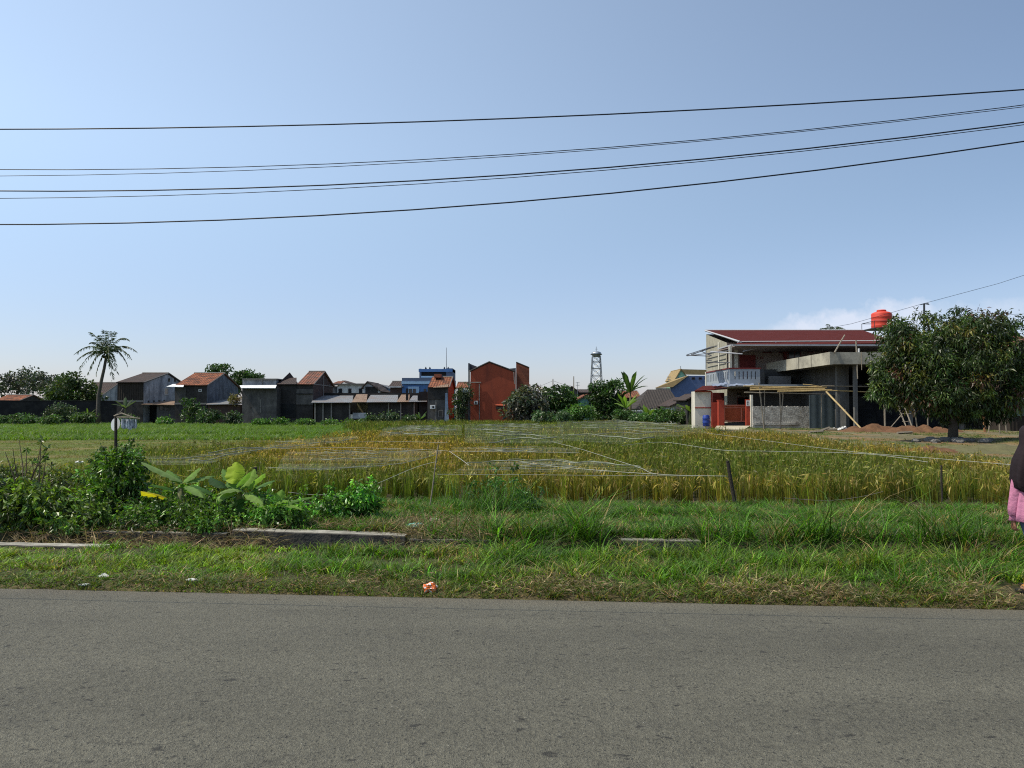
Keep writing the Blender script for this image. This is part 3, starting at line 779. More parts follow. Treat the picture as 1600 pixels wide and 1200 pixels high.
for k, (tx, ty, dd, ar) in enumerate([(141, 519, .5, .35), (142, 535, -1.2, .4), (119, 552, .3, .8), (121, 562, -1.4, .6), (124, 577, 1, .9), (138, 583, -1.5, .9), (150, 585, -.5, .7), (176, 592, -1, .7), (183, 584, -1.4, .9), (200, 572, .8, 1.0), (204, 560, -1, .8), (213, 549, .2, .7), (200, 530, .6, .7), (180, 518, -.3, .3), (163, 516, .4, .2), (171, 518, -.8, .25), (187, 545, 2.6, .6), (148, 545, 2.4, .6), (170, 565, -2.8, 1.2), (156, 524, -1.2, .3)]):
    frond(pt, cc, P(tx, ty, DP + dd), ar, r_, treeleaf)
mb = MB()
for k in range(7):
    a = k * .9; mb.lathe([(0, -.13), (.10, -.08), (.13, 0), (.09, .1), (0, .14)], (cc.x + .28 * math.cos(a), DP + .28 * math.sin(a), cc.z - .3 - .05 * (k % 3)), 8)
mb.build('coconuts', mat('coconut', (.12, .10, .04), .6, .2, 4), pt, smooth=True)
# crown tips of palms showing over roofs
def small_palm(label, px, pyc, D, r, seed, n=11, zb=None):
    r_ = np.random.default_rng(seed); c = P(px, pyc, D)
    t = thing('coconut_palm', label, 'palm tree', (c.x, D, 0))
    MB().tube([(c.x + .4, D, 0), (c.x + .1, D, c.z * .5), c], [.28, .2, .15], 7).build('trunk', palebark, t, smooth=True)
    for k in range(n):
        a = 2 * math.pi * k / n + r_.uniform(-.2, .2); e = r_.uniform(-.2, .9)
        frond(t, c, (c.x + r * math.cos(a) * math.cos(e), D + r * math.sin(a) * math.cos(e), c.z + r * math.sin(e)), r * .18, r_, treeleaf, 26, .6)
small_palm('palm top peeping over the dark red sheet roof', 1299, 521, 110, 1.9, 21)
small_palm('palm crown at the far edge beyond the mango tree', 1612, 545, 95, 3.0, 22)

# ---- trees and bushes behind the field (photo px ellipses: cx, cy, rx, ry)
A_GREEN = (.040, .085, .018); B_GREEN = (.055, .10, .02); HAZE_GREY = (.045, .06, .04)  # the grey has distance haze mixed into the far trees' leaf colour
tree('acacia_tree', 'hazy grey green tree with open branches at the far edge of the row', [(15, 600, 42, 18), (48, 598, 36, 18)], 150, 30, ncl=60, per=40, rcl=1.0, L=.55, W=.3, base=HAZE_GREY, seed=31, limbs=12)
tree('acacia_tree', 'hazy spreading tree behind the dark wall beside the bushy tree', [(75, 596, 34, 14), (90, 610, 24, 12)], 140, 78, ncl=44, per=36, rcl=.9, L=.5, W=.28, base=HAZE_GREY, seed=32, limbs=12)
tree('broadleaf_tree', 'dense green bushy tree standing behind the wall, just before the palm', [(110, 612, 36, 22), (128, 625, 28, 14), (95, 628, 26, 12), (108, 597, 18, 10)], 90, 112, ncl=120, per=50, rcl=.6, L=.38, W=.2, base=(.05, .085, .02), seed=33)
tree('broadleaf_tree', 'small round tree top behind the orange tiled roof', [(343, 579, 16, 9)], 105, 344, ncl=24, per=46, rcl=.5, L=.35, W=.2, base=A_GREEN, seed=34)
tree('broadleaf_tree', 'dark rounded tree behind the flat concrete house', [(385, 590, 24, 10), (368, 602, 12, 12)], 105, 384, ncl=50, per=50, rcl=.5, L=.35, W=.2, base=A_GREEN, seed=35)
tree('magnolia_bush', 'large bush with pale grey leaves at the foot of the red building', [(825, 628, 30, 24), (805, 640, 16, 16), (840, 645, 20, 14), (815, 612, 14, 10)], 78, 826, cat='bush', ncl=90, per=34, rcl=.5, L=.42, W=.22, base=(.085, .095, .065), seed=36, alt=[(.20, .19, .15), (.12, .13, .08)], altf=.16)
tree('broadleaf_tree', 'round leafy green tree between the pale bush and the tower', [(868, 620, 26, 18), (880, 635, 22, 18), (855, 640, 22, 16)], 80, 868, ncl=100, per=46, rcl=.5, L=.36, W=.2, base=(.045, .095, .02), seed=37)
tree('broadleaf_tree', 'dark green tree at the foot of the lattice tower', [(940, 620, 20, 22), (958, 615, 18, 20), (946, 640, 22, 18), (930, 608, 10, 9)], 82, 945, ncl=90, per=46, rcl=.5, L=.36, W=.18, base=(.035, .075, .016), seed=38)
tree('shrub', 'bright leafy shrub in front of the small teal house', [(908, 645, 20, 11), (895, 650, 14, 8)], 74, 907, cat='bush', ncl=44, per=40, rcl=.35, L=.26, W=.15, base=(.08, .17, .03), seed=39, tr=.06, stem='stem', foliage='leaves')
tree('shrub', 'broad grey green plants below the pale bush', [(865, 651, 26, 8), (842, 652, 18, 7)], 72, 862, cat='bush', ncl=40, per=36, rcl=.3, L=.34, W=.14, base=(.06, .11, .04), seed=40, tr=.06, stem='stem', foliage='leaves')
low = [('green climbing plant leaning on the dark wall near the bushy tree', 95, 642, 24, 12, 80, (.045, .075, .03), 'vine'),
       ('round clump of weeds on the bank at the palm trunk', 128, 652, 16, 6, 76, (.07, .12, .03), 'shrub'),
       ('long low bramble along the foot of the black wall', 30, 655, 30, 6, 76, (.06, .11, .03), 'shrub'),
       ('small pale weeds at the foot of the wall before the palm', 78, 655, 16, 5, 75, (.07, .13, .03), 'shrub'),
       ('leafy shrub in front of the small tin roofed shed', 296, 640, 14, 20, 77, (.05, .10, .02), 'shrub'),
       ('dark drooping shrub between the orange roofed and flat roofed houses', 325, 650, 18, 11, 76, (.045, .09, .025), 'shrub'),
       ('thin grey shrub beside the flat roofed concrete house', 362, 652, 13, 9, 76, (.05, .085, .035), 'shrub'),
       ('green mound of weeds below the blank concrete wall', 409, 660, 12, 4, 73, (.08, .17, .03), 'shrub'),
       ('second green mound of weeds by the corner of the blank concrete wall', 440, 660, 9, 5, 73, (.08, .17, .03), 'shrub'),
       ('ragged weeds below the brown gabled house', 478, 660, 14, 4, 73, (.07, .14, .03), 'shrub'),
       ('tuft of green grass where the long low shed begins', 515, 662, 12, 4, 72, (.08, .16, .03), 'shrub'),
       ('soft low weeds under the pale opening of the shed', 553, 661, 16, 4, 72, (.08, .15, .03), 'shrub'),
       ('leafy dark bush in front of the shed posts', 582, 656, 14, 8, 74, (.05, .085, .03), 'shrub'),
       ('bigger grey leaved bush near the end of the shed', 608, 655, 17, 9, 74, (.06, .09, .04), 'shrub'),
       ('thin bush at the corner of the small house with the air conditioner', 640, 657, 10, 5, 74, (.05, .09, .03), 'shrub'),
       ('green weeds on the bank at the dark wooden house', 200, 656, 14, 5, 76, (.07, .14, .03), 'shrub'),
       ('bright weeds below the pale gable wall', 256, 658, 11, 4, 75, (.08, .17, .03), 'shrub'),
       ('bushes tangled along the low bamboo fence by the barrel', 1065, 650, 22, 10, 72, (.07, .12, .03), 'shrub'),
       ('green shrub in front of the dark thatched roof', 1035, 648, 22, 9, 72, (.06, .12, .025), 'shrub'),
       ('lush weeds at the field corner below the thatched roof', 1005, 654, 22, 7, 70, (.06, .13, .03), 'shrub'),
       ('young leafy plants before the tree at the lattice tower', 975, 650, 20, 9, 72, (.055, .115, .025), 'shrub')]
for k, (lb, cx, cy, rx, ry, D, col, nm) in enumerate(low):
    tree(nm, lb, [(cx, cy, rx, ry)], D, cx, cat='climbing plant' if nm == 'vine' else 'bush', ncl=int(14 + rx * 1.2), per=34, rcl=.28, L=.24, W=.12, base=col, seed=60 + k, tr=.05, limbs=5, stem='stem', foliage='leaves')
tree('papaya_tree', 'thin tree with ragged leaves between the tiled house and the red building', [(722, 625, 10, 20), (716, 645, 12, 12), (728, 612, 7, 10)], 79, 722, ncl=40, per=32, rcl=.35, L=.34, W=.12, base=(.05, .075, .03), seed=90, tr=.09)
tree('shrub', 'leafy shrub at the corner of the white barn wall of the gate', [(1102, 660, 8, 3)], 60, 1102, cat='bush', ncl=12, per=24, rcl=.14, L=.14, W=.07, base=(.06, .12, .03), seed=91, tr=.03, stem='stem', foliage='leaves')

# ---- banana plants
def banana_leaf(root, a, b, width, arch, col, seed, m=None, midc=None, tears=.35, segs=16):
    r_ = np.random.default_rng(seed); a, b = np.array(a, float), np.array(b, float)
    ax = b - a; Ln = np.linalg.norm(ax); hv = unit(ax * np.array([1, 1, 0]) + 1e-6)
    side = unit(np.cross(ax, np.array([0, 0, 1.0])) + np.array([1e-4, 0, 0]))
    if abs(ax[2]) / Ln > .85: side = np.array([1.0, 0, 0])
    tilt = r_.uniform(-.5, .1); up = unit(np.cross(side, ax))
    V = []; C = []
    for i in range(segs + 1):
        t = i / segs
        c = a + ax * t + np.array([0, 0, 1]) * arch * 4 * t * (1 - t)
        w = width * (max(0, math.sin(math.pi * min(1, t * .97 + .02))) ** .55) * (1.0 if t < .7 else 1.0 - (t - .7) * .8)
        for k in (-1, -.5, 0, .5, 1):
            tear = 1 - (tears * r_.random() if abs(k) == 1 and r_.random() < .35 else 0)
            s = side * (k * w * .5 * tear); dz = -abs(k) * w * .16 + (abs(k) < .1) * .004
            V.append(c + s + up * dz + r_.normal(0, .006 * width / .2, 3) * abs(k)); C.append(np.array(col) * (1.35 if k == 0 else 1) * math.exp(r_.normal(0, .08)))
    V = np.array(V); Q = []
    for i in range(segs):
        for k in range(4):
            o = i * 5 + k; Q.append((o, o + 1, o + 6, o + 5))
    return np_mesh('leaf', V, np.array(Q), np.array(C), m or banleaf, root, smooth=True)
banleaf = mat_leaf('banana_leaf', .5, .6, .15)
banstem = mat('banana_stem', (.12, .13, .05), .7, .3, 8, stain=(.10, .06, .03), stain_amt=.7)
def banana_px(label, root_px, D, zc, leaves, seed, group=None, stemr=.06):
    b = P(root_px, 638, D); z0 = gzf(b.x, D)
    t = thing('banana_plant', label, 'banana plant', (b.x, D, z0), group)
    MB().tube([(b.x, D, z0 - .05), (b.x, D, (z0 + zc) / 2), (b.x, D, zc)], [stemr * 1.3, stemr, stemr * .6], 8).build('stem', banstem, t, smooth=True)
    for k, (bx, by, tx, ty, w, ar, dD, col) in enumerate(leaves):
        pa, pb = P(bx, by, D), P(tx, ty, D + dD)
        banana_leaf(t, pa, pb, w * 1.3, ar, col, seed + k)
    return t
g1, g2, g3, yl = (.10, .20, .04), (.055, .13, .03), (.16, .28, .05), (.42, .36, .02)
banana_px('young banana plant with one yellow leaf beside the shadowed bushes', 284, 11.1, .55, [(284, 753, 221, 722, .17, .02, .1, (.17, .26, .09)), (275, 767, 234, 758, .15, .02, -.2, g2), (264, 778, 221, 768, .20, .01, -.55, yl), (290, 755, 336, 744, .16, .03, .3, (.14, .23, .07)), (292, 760, 330, 772, .15, .05, -.2, g2), (286, 756, 300, 772, .14, .03, .4, g1), (286, 754, 312, 731, .15, .01, .2, (.15, .26, .05)), (282, 755, 262, 735, .14, .02, .3, (.12, .22, .05)), (290, 760, 318, 778, .15, .05, -.4, (.16, .26, .07))], 300)
banana_px('middle banana plant with an upright pale leaf by the short post', 376, 11.0, .50, [(363, 756, 369, 722, .22, .0, .15, (.32, .42, .04)), (370, 762, 390, 738, .13, .02, -.1, (.10, .19, .05)), (382, 770, 341, 772, .15, .06, -.35, (.19, .28, .09)), (384, 770, 417, 797, .17, .05, -.4, (.2, .31, .08)), (375, 774, 365, 812, .15, .02, -.2, g2), (350, 763, 329, 746, .16, .02, .3, (.035, .08, .025)), (392, 769, 429, 751, .12, .03, .2, (.1, .2, .06)), (378, 768, 352, 757, .14, .03, .4, g1), (400, 774, 447, 781, .15, .04, .1, g2), (378, 764, 398, 733, .17, .0, .25, (.16, .27, .04)), (372, 766, 348, 733, .15, .02, .35, (.12, .23, .05)), (386, 766, 414, 740, .15, .03, -.1, (.15, .25, .07)), (366, 768, 338, 785, .15, .05, -.4, (.17, .27, .07))], 330)
banana_px('small banana plant with low arching leaves nearest the long ditch slab', 430, 10.9, .32, [(418, 795, 456, 783, .15, .05, -.1, g3), (440, 790, 492, 777, .11, .03, .2, g1), (428, 792, 404, 800, .12, .04, -.2, g1), (430, 793, 447, 806, .12, .04, -.2, g2), (428, 790, 441, 765, .13, .01, .1, (.17, .29, .05)), (426, 792, 408, 772, .12, .02, .1, (.14, .25, .06)), (432, 792, 472, 796, .12, .05, -.35, g3)], 360)
def banana_far(label, px, D, zc, r, n, seed, el=(.1, 1.2), col=(.07, .13, .03), w=.4):
    r_ = np.random.default_rng(seed); b = P(px, 638, D)
    t = thing('banana_plant', label, 'banana plant', (b.x, D, 0))
    MB().tube([(b.x, D, -.05), (b.x, D, zc * .5), (b.x, D, zc)], [.17, .13, .08], 7).build('stem', banstem, t, smooth=True)
    for k in range(n):
        a = 2 * math.pi * k / n + r_.uniform(-.3, .3); e = r_.uniform(*el)
        banana_leaf(t, (b.x, D, zc), (b.x + r * math.cos(a) * math.cos(e), D + r * math.sin(a) * math.cos(e), zc + r * math.sin(e)), w, r * .1, np.array(col) * r_.uniform(.7, 1.5), seed + k, segs=8)
banana_far('tall banana plant with leaves spread against the sky near the tower', 985, 80, 3.4, 2.3, 12, 400, (-.2, 1.25), (.04, .075, .02), .5)
banana_far('lower banana plant with bright yellowish leaf below the tall one', 978, 75, 1.7, 1.9, 8, 420, (-.1, .9), (.10, .17, .03))
banana_far('young banana plant in front of the dark thatched roof', 1012, 72, .8, 1.5, 6, 440, (.3, 1.2), (.12, .2, .04))
banana_far('banana plant with broken leaves next to the white gate wall', 1078, 70, 1.4, 1.4, 7, 460, (-.3, .9), (.09, .14, .04))
banana_far('banana plant in shadow before the dark wooden house', 196, 80, 1.7, 1.4, 6, 480, (.0, 1.0), (.05, .075, .04))
banana_far('small banana plant at the end of the long low shed', 657, 76, .6, 1.0, 6, 500, (.2, 1.0), (.05, .09, .03), .25)
banana_far('small banana plant on the bank just right of the bushy tree', 136, 78, .7, 1.2, 7, 520, (.1, 1.1), (.09, .14, .03), .25)

# ---- foreground shrubs
FG = [('leafy weeds filling the gap behind the banana plants by the meadow', [(300, 793, 62, 24), (250, 785, 36, 26)], 290, 11.9, (.07, .14, .02), 75, .055),
      ('leafy weeds behind the middle banana plant around the short stake', [(385, 797, 55, 24), (450, 803, 36, 22)], 400, 11.8, (.08, .155, .02), 75, .052),
      ('dense leafy shrub with curled leaves at the ditch, outermost of the bushes', [(48, 800, 72, 42), (15, 770, 42, 30), (95, 815, 45, 30)], 50, 11.0, (.085, .15, .024), 120, .060),
      ('tall bushy weed around the scarecrow post', [(182, 770, 44, 58), (160, 800, 55, 45), (200, 735, 26, 28)], 180, 11.9, (.075, .15, .02), 105, .055),
      ('low leafy shrub hanging over the ditch between the two tall bushes', [(125, 825, 50, 28), (90, 838, 38, 16)], 120, 10.7, (.08, .145, .028), 70, .055),
      ('leafy weeds at the foot of the banana plant with the yellow leaf', [(270, 812, 62, 20), (235, 805, 30, 20)], 262, 11.5, (.055, .115, .025), 85, .05),
      ('leafy weeds in front of the middle banana plant', [(335, 812, 36, 18)], 345, 11.3, (.06, .125, .025), 55, .05),
      ('thick low weeds in front of the banana plant with the yellow leaf', [(235, 812, 52, 17), (290, 815, 45, 16)], 255, 10.75, (.065, .13, .02), 70, .045),
      ('thick low weeds right below the middle banana plant', [(330, 816, 44, 14)], 332, 10.6, (.075, .15, .022), 60, .042),
      ('bright leafy weeds at the ends of the low banana leaves', [(437, 810, 40, 22)], 437, 10.8, (.085, .19, .03), 50, .045),
      ('bright green weed patch behind the clean ditch slab', [(535, 800, 48, 24), (560, 785, 28, 20)], 540, 11.6, (.085, .20, .03), 75, .05),
      ('thin yellowish weeds on the field side of the two tall bushes', [(70, 750, 50, 20), (15, 745, 30, 16)], 60, 13.0, (.09, .125, .03), 46, .045),
      ('feathery pale weed behind the scarecrow post', [(190, 722, 40, 18), (150, 745, 30, 18)], 190, 12.8, (.07, .14, .03), 55, .045)]
for k, (lb, el, rp, D, col, ncl, L) in enumerate(FG):
    tree('shrub', lb, el, D, rp, cat='bush', ncl=ncl, per=46, rcl=.125, L=L * 1.55, W=L * .72, base=col, seed=200 + k, tr=.012, limbs=22, m=bushleaf, stem='stem', foliage='leaves', sprigs=int(ncl * .5), slen=.15, droop=.45, clv=.36, dep=.7, lv=.42)
# grassy tall weed in the rice front, middle
r_ = np.random.default_rng(230)
c = P(772, 638, 12.4); z0 = gzf(c.x, 12.4)
t = thing('weed_clump', 'tall ragged green weed clump in front of the rice, right of the leaning stick', 'weed', (c.x, 12.4, z0))
n = 360
pp = np.stack([c.x + r_.normal(0, .34, n), 12.4 + r_.normal(0, .2, n), np.full(n, z0)], 1)
v, q, cc_ = blades(pp, r_.uniform(.2, .88, n), np.full(n, .011), r_.uniform(.15, .9, n), r_.uniform(.1, .5, n), jitter_col(n, np.array([.07, .15, .028]), .1, .28, r_), 4, r_=r_)
np_mesh('blades', v, q, cc_, leafm, t)
(v, q, cc_), _ = crown([(c.x + .1, 12.45, .42, .5, .28, .42), (c.x + .5, 12.5, .25, .4, .25, .3)], 26, .07, 20, .075, .03, (.06, .14, .025), r_)
np_mesh('leaves', v, q, cc_, bushleaf, t, smooth=False)
# dry branching stalks on the left
t = thing('dry_weed', 'bare branching stalks with a few leaves sticking out of the leafy bushes', 'weed', (P(35, 638, 12).x, 12, .0))
mb = MB(); tips = []
for (bx, tx, ty, cv) in ((32, 8, 706, 0), (34, 30, 688, .04), (36, 20, 700, -.03), (38, 66, 686, .05), (40, 75, 700, -.05), (60, 64, 692, 0), (33, 42, 702, .03), (60, 72, 712, .02)):
    a, b = P(bx, 775, 12), P(tx, ty, 12 + cv * 4); m_ = a.lerp(b, .5) + Vector((cv, 0, 0)); mb.tube([a, m_, b], [.012, .009, .004], 5); tips.append(b)
    mb.tube([m_, m_ + Vector((cv * 2 + .06, .03, .16))], [.006, .003], 4); tips.append(m_ + Vector((cv * 2 + .06, .03, .16)))
mb.build('stem', mat('dry_stem', (.12, .09, .06), .9, .3, 12), t)
pos = np.repeat(np.array([tuple(x) for x in tips[6:]]), 7, 0); nn = len(pos)
v, q, cc_ = leafcards(pos, r_.normal(0, 1, (nn, 3)), .09, .035, jitter_col(nn, np.array([.07, .13, .03]), .1, .3, r_), r_=r_)
np_mesh('leaves', v, q, cc_, bushleaf, t, smooth=False)

# ================================================================ SCARECROW, POSTS, STRINGS, NETS
darkwood = mat('dark_wood', (.035, .028, .022), .9, .35, 12, bump=.4)
greywood = mat('grey_wood', (.22, .19, .145), .9, .35, 10, bump=.3)
bamboo = mat('bamboo', (.42, .31, .14), .55, .25, 6, stain=(.2, .14, .07), stain_amt=.5)
whiteplas = mat('white_plastic', (.72, .72, .70), .45, .08, 4, spec=.5)
orange = mat('orange_wrap', (.75, .16, .02), .35, .1, 10, spec=.5)
D = 12.2
b = P(182, 706, D)
t = thing('scarecrow', 'scarecrow post with a white disc and fluttering plastic rags under a stick roof', 'scarecrow', (b.x, D, gzf(b.x, D)))
MB().tube([(b.x, D, gzf(b.x, D) - .1), (b.x - .01, D, .8), P(181, 650, D)], [.026, .024, .022], 7).build('post', darkwood, t)
cdisc = P(180, 663, D + .04)
mb = MB(); ring = []
for k in range(20):
    a = 2 * math.pi * k / 20; ring.append((cdisc.x + .072 * math.cos(a), D + .045 + .02 * math.sin(a), cdisc.z + .105 * math.sin(a)))
mb.slab(ring, .012, up=(0, -1, 0)); mb.build('disc', whiteplas, t)
rag = mat('rag', (.66, .70, .76), .6, .25, 9, stain=(.05, .07, .16), stain_amt=.9, stain_scale=11)
for (x0, x1, ya, yb, sdv) in ((189, 198, 654, 671, 1), (198, 207, 655, 672, 2), (206, 214, 655, 670, 3)):
    rr_ = random.Random(sdv); k = 7; vs = []; fs = []
    for i in range(k):
        for j in range(5):
            q_ = P(x0 + (x1 - x0) * i / (k - 1) + rr_.uniform(-.4, .4), ya + (yb - ya) * (j / 4) * (1 - .15 * abs(i - 3) / 3) + rr_.uniform(-.5, .5), D + .04 * math.sin(i * 1.7 + sdv) + .01 * j); vs.append(q_)
    for i in range(k - 1):
        for j in range(4): fs.append((i * 5 + j, i * 5 + j + 1, i * 5 + j + 6, i * 5 + j + 5))
    MB().add(vs, fs).build('rag', rag, t, smooth=True)
mb = MB()
mb.tube([P(178, 650, D), P(190, 646, D), P(216, 655, D)], .010, 5); mb.tube([P(179, 652, D), P(200, 652, D - .05), P(219, 654, D)], .011, 5)
mb.tube([P(180, 649, D), P(187, 644, D + .1), P(206, 651, D + .1)], .008, 5); mb.tube([P(187, 645, D), P(192, 638, D + .1)], .006, 4); mb.tube([P(206, 654, D), P(205, 645, D)], .005, 4)
mb.build('sticks', greywood, t)

def post(name, label, x0, y0, x1, y1, D, r0, r1, m, dD=0, cat='post', group=None):
    a = P(x0, y0, D); c_ = P(x1, y1, D + dD)
    zg = gzf(a.x, D)
    a = a + (a - c_).normalized() * max(0, (a.z - zg + .05))
    o = MB().tube([a, a.lerp(c_, .35) + Vector((.004, 0, 0)), a.lerp(c_, .7) - Vector((.003, 0, 0)), c_], [r0, (r0 * 2 + r1) / 3, (r0 + r1 * 2) / 3, r1], 8).build(name, m)
    return tag(o, label, cat, group)
post('fence_post', 'short dark stake behind the middle banana plant', 399, 778, 399, 730, 12.4, .030, .028, darkwood)
lp = post('fence_post', 'thick dark post leaning outward with strings knotted near its top', 1151, 806, 1137, 720, 13.3, .035, .030, darkwood)
post('fence_post', 'thin dark stake standing straight in the rice front', 1472, 800, 1471, 727, 13.6, .020, .018, darkwood)
post('bamboo_stake', 'thin leaning bamboo stake holding the slack string', 670, 803, 685, 695, 13.1, .014, .010, greywood, cat='stake')
post('bamboo_stake', 'short pale stick standing by the foot of the leaning stake', 646, 806, 644, 784, 12.9, .010, .008, greywood, cat='stake')

strd = mat('old_string', (.16, .14, .12), .8, .1, 5)
strm = mat('net_string', (.34, .35, .30), .6, .1, 5)
def on_rice(px, py, zt=.66): 
    Dv = (EYE - zt) * F / (py - 638); return P(px, py, Dv)
def string(label, pts, rad, D=None, group='strings over the rice'):
    q = [P(a, b, D) if D else on_rice(a, b) for a, b in pts]
    # smooth with catmull-rom
    out = []
    for i in range(len(q) - 1):
        p0, p1, p2, p3 = q[max(i - 1, 0)], q[i], q[i + 1], q[min(i + 2, len(q) - 1)]
        for k in range(8):
            s = k / 8; out.append(.5 * ((2 * p1) + (p2 - p0) * s + (2 * p0 - 5 * p1 + 4 * p2 - p3) * s * s + (3 * p1 - p0 - 3 * p2 + p3) * s ** 3))
    out.append(q[-1])
    o = MB().tube(out, rad, 5).build('net_string', strd if 'dark' in label and 'slack dark' in label else strm, smooth=True)
    return tag(o, label, 'string', group)
string('taut white string from the leaning stake to the knotted dark post', [(683, 741), (800, 741.5), (950, 743), (1138, 744)], .0035, 13.3)
string('slack string curving down from the leaning stake into the weeds', [(683, 721), (650, 730), (600, 751), (560, 767), (530, 772), (490, 773), (450, 769)], .0035, 13.1)
string('string rising over the gold rice to the tip of the leaning stake', [(420, 731), (495, 731.5), (555, 730), (625, 724), (680, 711)], .0045)
string('straight string over the rice beyond the yellow patch', [(430, 690), (510, 691), (625, 690), (700, 692)], .004)
string('string joining the peak of the near net to the yellow patch', [(440, 701), (520, 699), (650, 702), (702, 705)], .004)
string('string running over the rice from the net peak toward the diagonal cord', [(702, 705), (780, 706), (850, 706.5), (905, 707.5)], .004)
string('diagonal cord stretched down to the knotted dark post', [(862, 690), (905, 701), (950, 715), (1000, 731), (1030, 741), (1136, 744)], .0045)
string('wavy string across the near net to the knotted dark post', [(815, 722), (870, 729), (950, 736), (1025, 741)], .0045)
string('string from the middle of the field toward the brick wall corner', [(972, 696), (1037, 691), (1125, 703), (1200, 705), (1350, 709), (1450, 722)], .005)
string('long string sweeping from the gate side to the path of the walker', [(1100, 676), (1200, 689), (1325, 705), (1470, 717), (1590, 727)], .0045)
string('slack dark string low against the rice front beside the straight stake', [(1225, 778), (1290, 782), (1340, 777), (1380, 768)], .004, 13.5)
string('short cord from the net peak down to the front net corner', [(702, 705), (718, 716), (733, 727)], .005)
def net_mat():
    m = bpy.data.materials.new('netting'); m.use_nodes = True
    N = m.node_tree.nodes; L = m.node_tree.links
    b = N['Principled BSDF']; b.inputs['Base Color'].default_value = (.62, .66, .60, 1); b.inputs['Roughness'].default_value = .6
    tr = N.new('ShaderNodeBsdfTransparent'); mx = N.new('ShaderNodeMixShader')
    co = N.new('ShaderNodeTexCoord'); n = N.new('ShaderNodeTexNoise'); n.inputs['Scale'].default_value = 1.3; n.inputs['Detail'].default_value = 6; n.inputs['Distortion'].default_value = 1
    mp = N.new('ShaderNodeMapping'); mp.inputs['Scale'].default_value = (.16, 2.4, 1); L.new(co.outputs['Object'], mp.inputs[0]); L.new(mp.outputs[0], n.inputs['Vector'])
    r_ = N.new('ShaderNodeMapRange'); r_.inputs['From Min'].default_value = .44; r_.inputs['From Max'].default_value = .74; r_.inputs['To Min'].default_value = .01; r_.inputs['To Max'].default_value = .10
    L.new(n.outputs[0], r_.inputs[0]); L.new(r_.outputs[0], mx.inputs[0]); L.new(tr.outputs[0], mx.inputs[1]); L.new(b.outputs[0], mx.inputs[2])
    L.new(mx.outputs[0], N['Material Output'].inputs[0]); return m
netm = net_mat()
foldm = mat('net_fold', (.21, .23, .18), .8, .3, 3)
def net(label, top, bot, seed, amp=.05, nu=60, nv=14, nfold=5, frad=.010):
    r_ = np.random.default_rng(seed)
    def along(pl, u):
        xs_ = [p[0] for p in pl]; X = xs_[0] + (xs_[-1] - xs_[0]) * u; return X, float(np.interp(X, xs_, [p[1] for p in pl]))
    vs = []; ph = r_.uniform(0, 7, 4)
    wob = lambda u, k: 1.7 * math.sin(u * 9 + ph[k]) + 1.1 * math.sin(u * 23 + ph[k] * 2) + .6 * math.sin(u * 51 + ph[k])
    for i in range(nu + 1):
        u = i / nu; (ax_, ay_), (bx_, by_) = along(top, u), along(bot, u); ks = (ay_ - 640) / 60
        a = on_rice(ax_, ay_ + .6 * wob(u, 0) * ks); b = on_rice(bx_, by_ + .6 * wob(u, 1) * ks)
        for j in range(nv + 1):
            p = a.lerp(b, j / nv)
            p.z += amp * (.7 * math.sin(p.x * .55 + ph[0] + p.y * .2) + math.sin(p.x * .3 + p.y * .9 + ph[1]) + .6 * math.sin(p.y * 2.1 + ph[2])) * .5 + .02
            vs.append(p)
    fs = [(i * (nv + 1) + j, i * (nv + 1) + j + 1, (i + 1) * (nv + 1) + j + 1, (i + 1) * (nv + 1) + j) for i in range(nu) for j in range(nv)]
    c0 = vs[(nu // 2) * (nv + 1)]
    t = thing('bird_net', label, 'net', (c0.x, c0.y, gzf(c0.x, c0.y)), 'white bird nets over the rice')
    MB().add(vs, fs).build('netting', netm, t, smooth=True)
    for k in range(nfold):
        f = (k + .5) / nfold + r_.uniform(-.3, .3) / nfold; i0 = int(r_.uniform(0, .35) * nu); i1 = int(r_.uniform(.55, 1) * nu); pts = []
        sl_ = r_.uniform(-.25, .25)
        for i in range(i0, i1 + 1):
            jj = min(nv - .01, max(0, (f + sl_ * (i / nu - .5) + .035 * math.sin(i * .16 + ph[3] + k)) * nv)); j0 = int(jj)
            p = vs[i * (nv + 1) + j0].lerp(vs[i * (nv + 1) + j0 + 1], jj - j0); pts.append(p + Vector((0, 0, .02 + .01 * math.sin(i * .5 + k))))
        if len(pts) > 3: MB().tube(pts, frad * r_.uniform(.3, .75), 4).build('fold', foldm, t, smooth=True)
    return t
net('white net draped over the gold rice, nearest the banana plants', [(450, 705), (560, 704), (690, 706)], [(430, 732), (555, 731), (625, 725), (690, 711)], 1)
net('thick white net fold behind the yellow peak, in front of the small tiled house', [(600, 668), (722, 664)], [(590, 683), (660, 682), (722, 680)], 2, nfold=8, frad=.020)
net('white net spread in front of the red building', [(726, 663), (880, 663)], [(726, 690), (800, 692), (880, 692)], 3, nfold=9, frad=.022)
net('broad grey white net spread in front of the trees at the tower', [(870, 659), (960, 657), (1080, 664)], [(880, 690), (970, 694), (1105, 676)], 4, nfold=9, frad=.022)
net('low net strip across the middle rice before the diagonal cord', [(705, 699), (905, 699)], [(705, 709), (800, 711), (905, 710)], 5)
net('white net hanging from the cord at the rice front, left of the knotted post', [(733, 724), (870, 719), (1025, 738)], [(706, 742), (870, 742), (1030, 743)], 6)
net('crumpled net lying on the bund beside the meadow', [(225, 716), (300, 712), (450, 690), (560, 681)], [(238, 723), (320, 722), (450, 700), (560, 688)], 7, nfold=3, frad=.015)

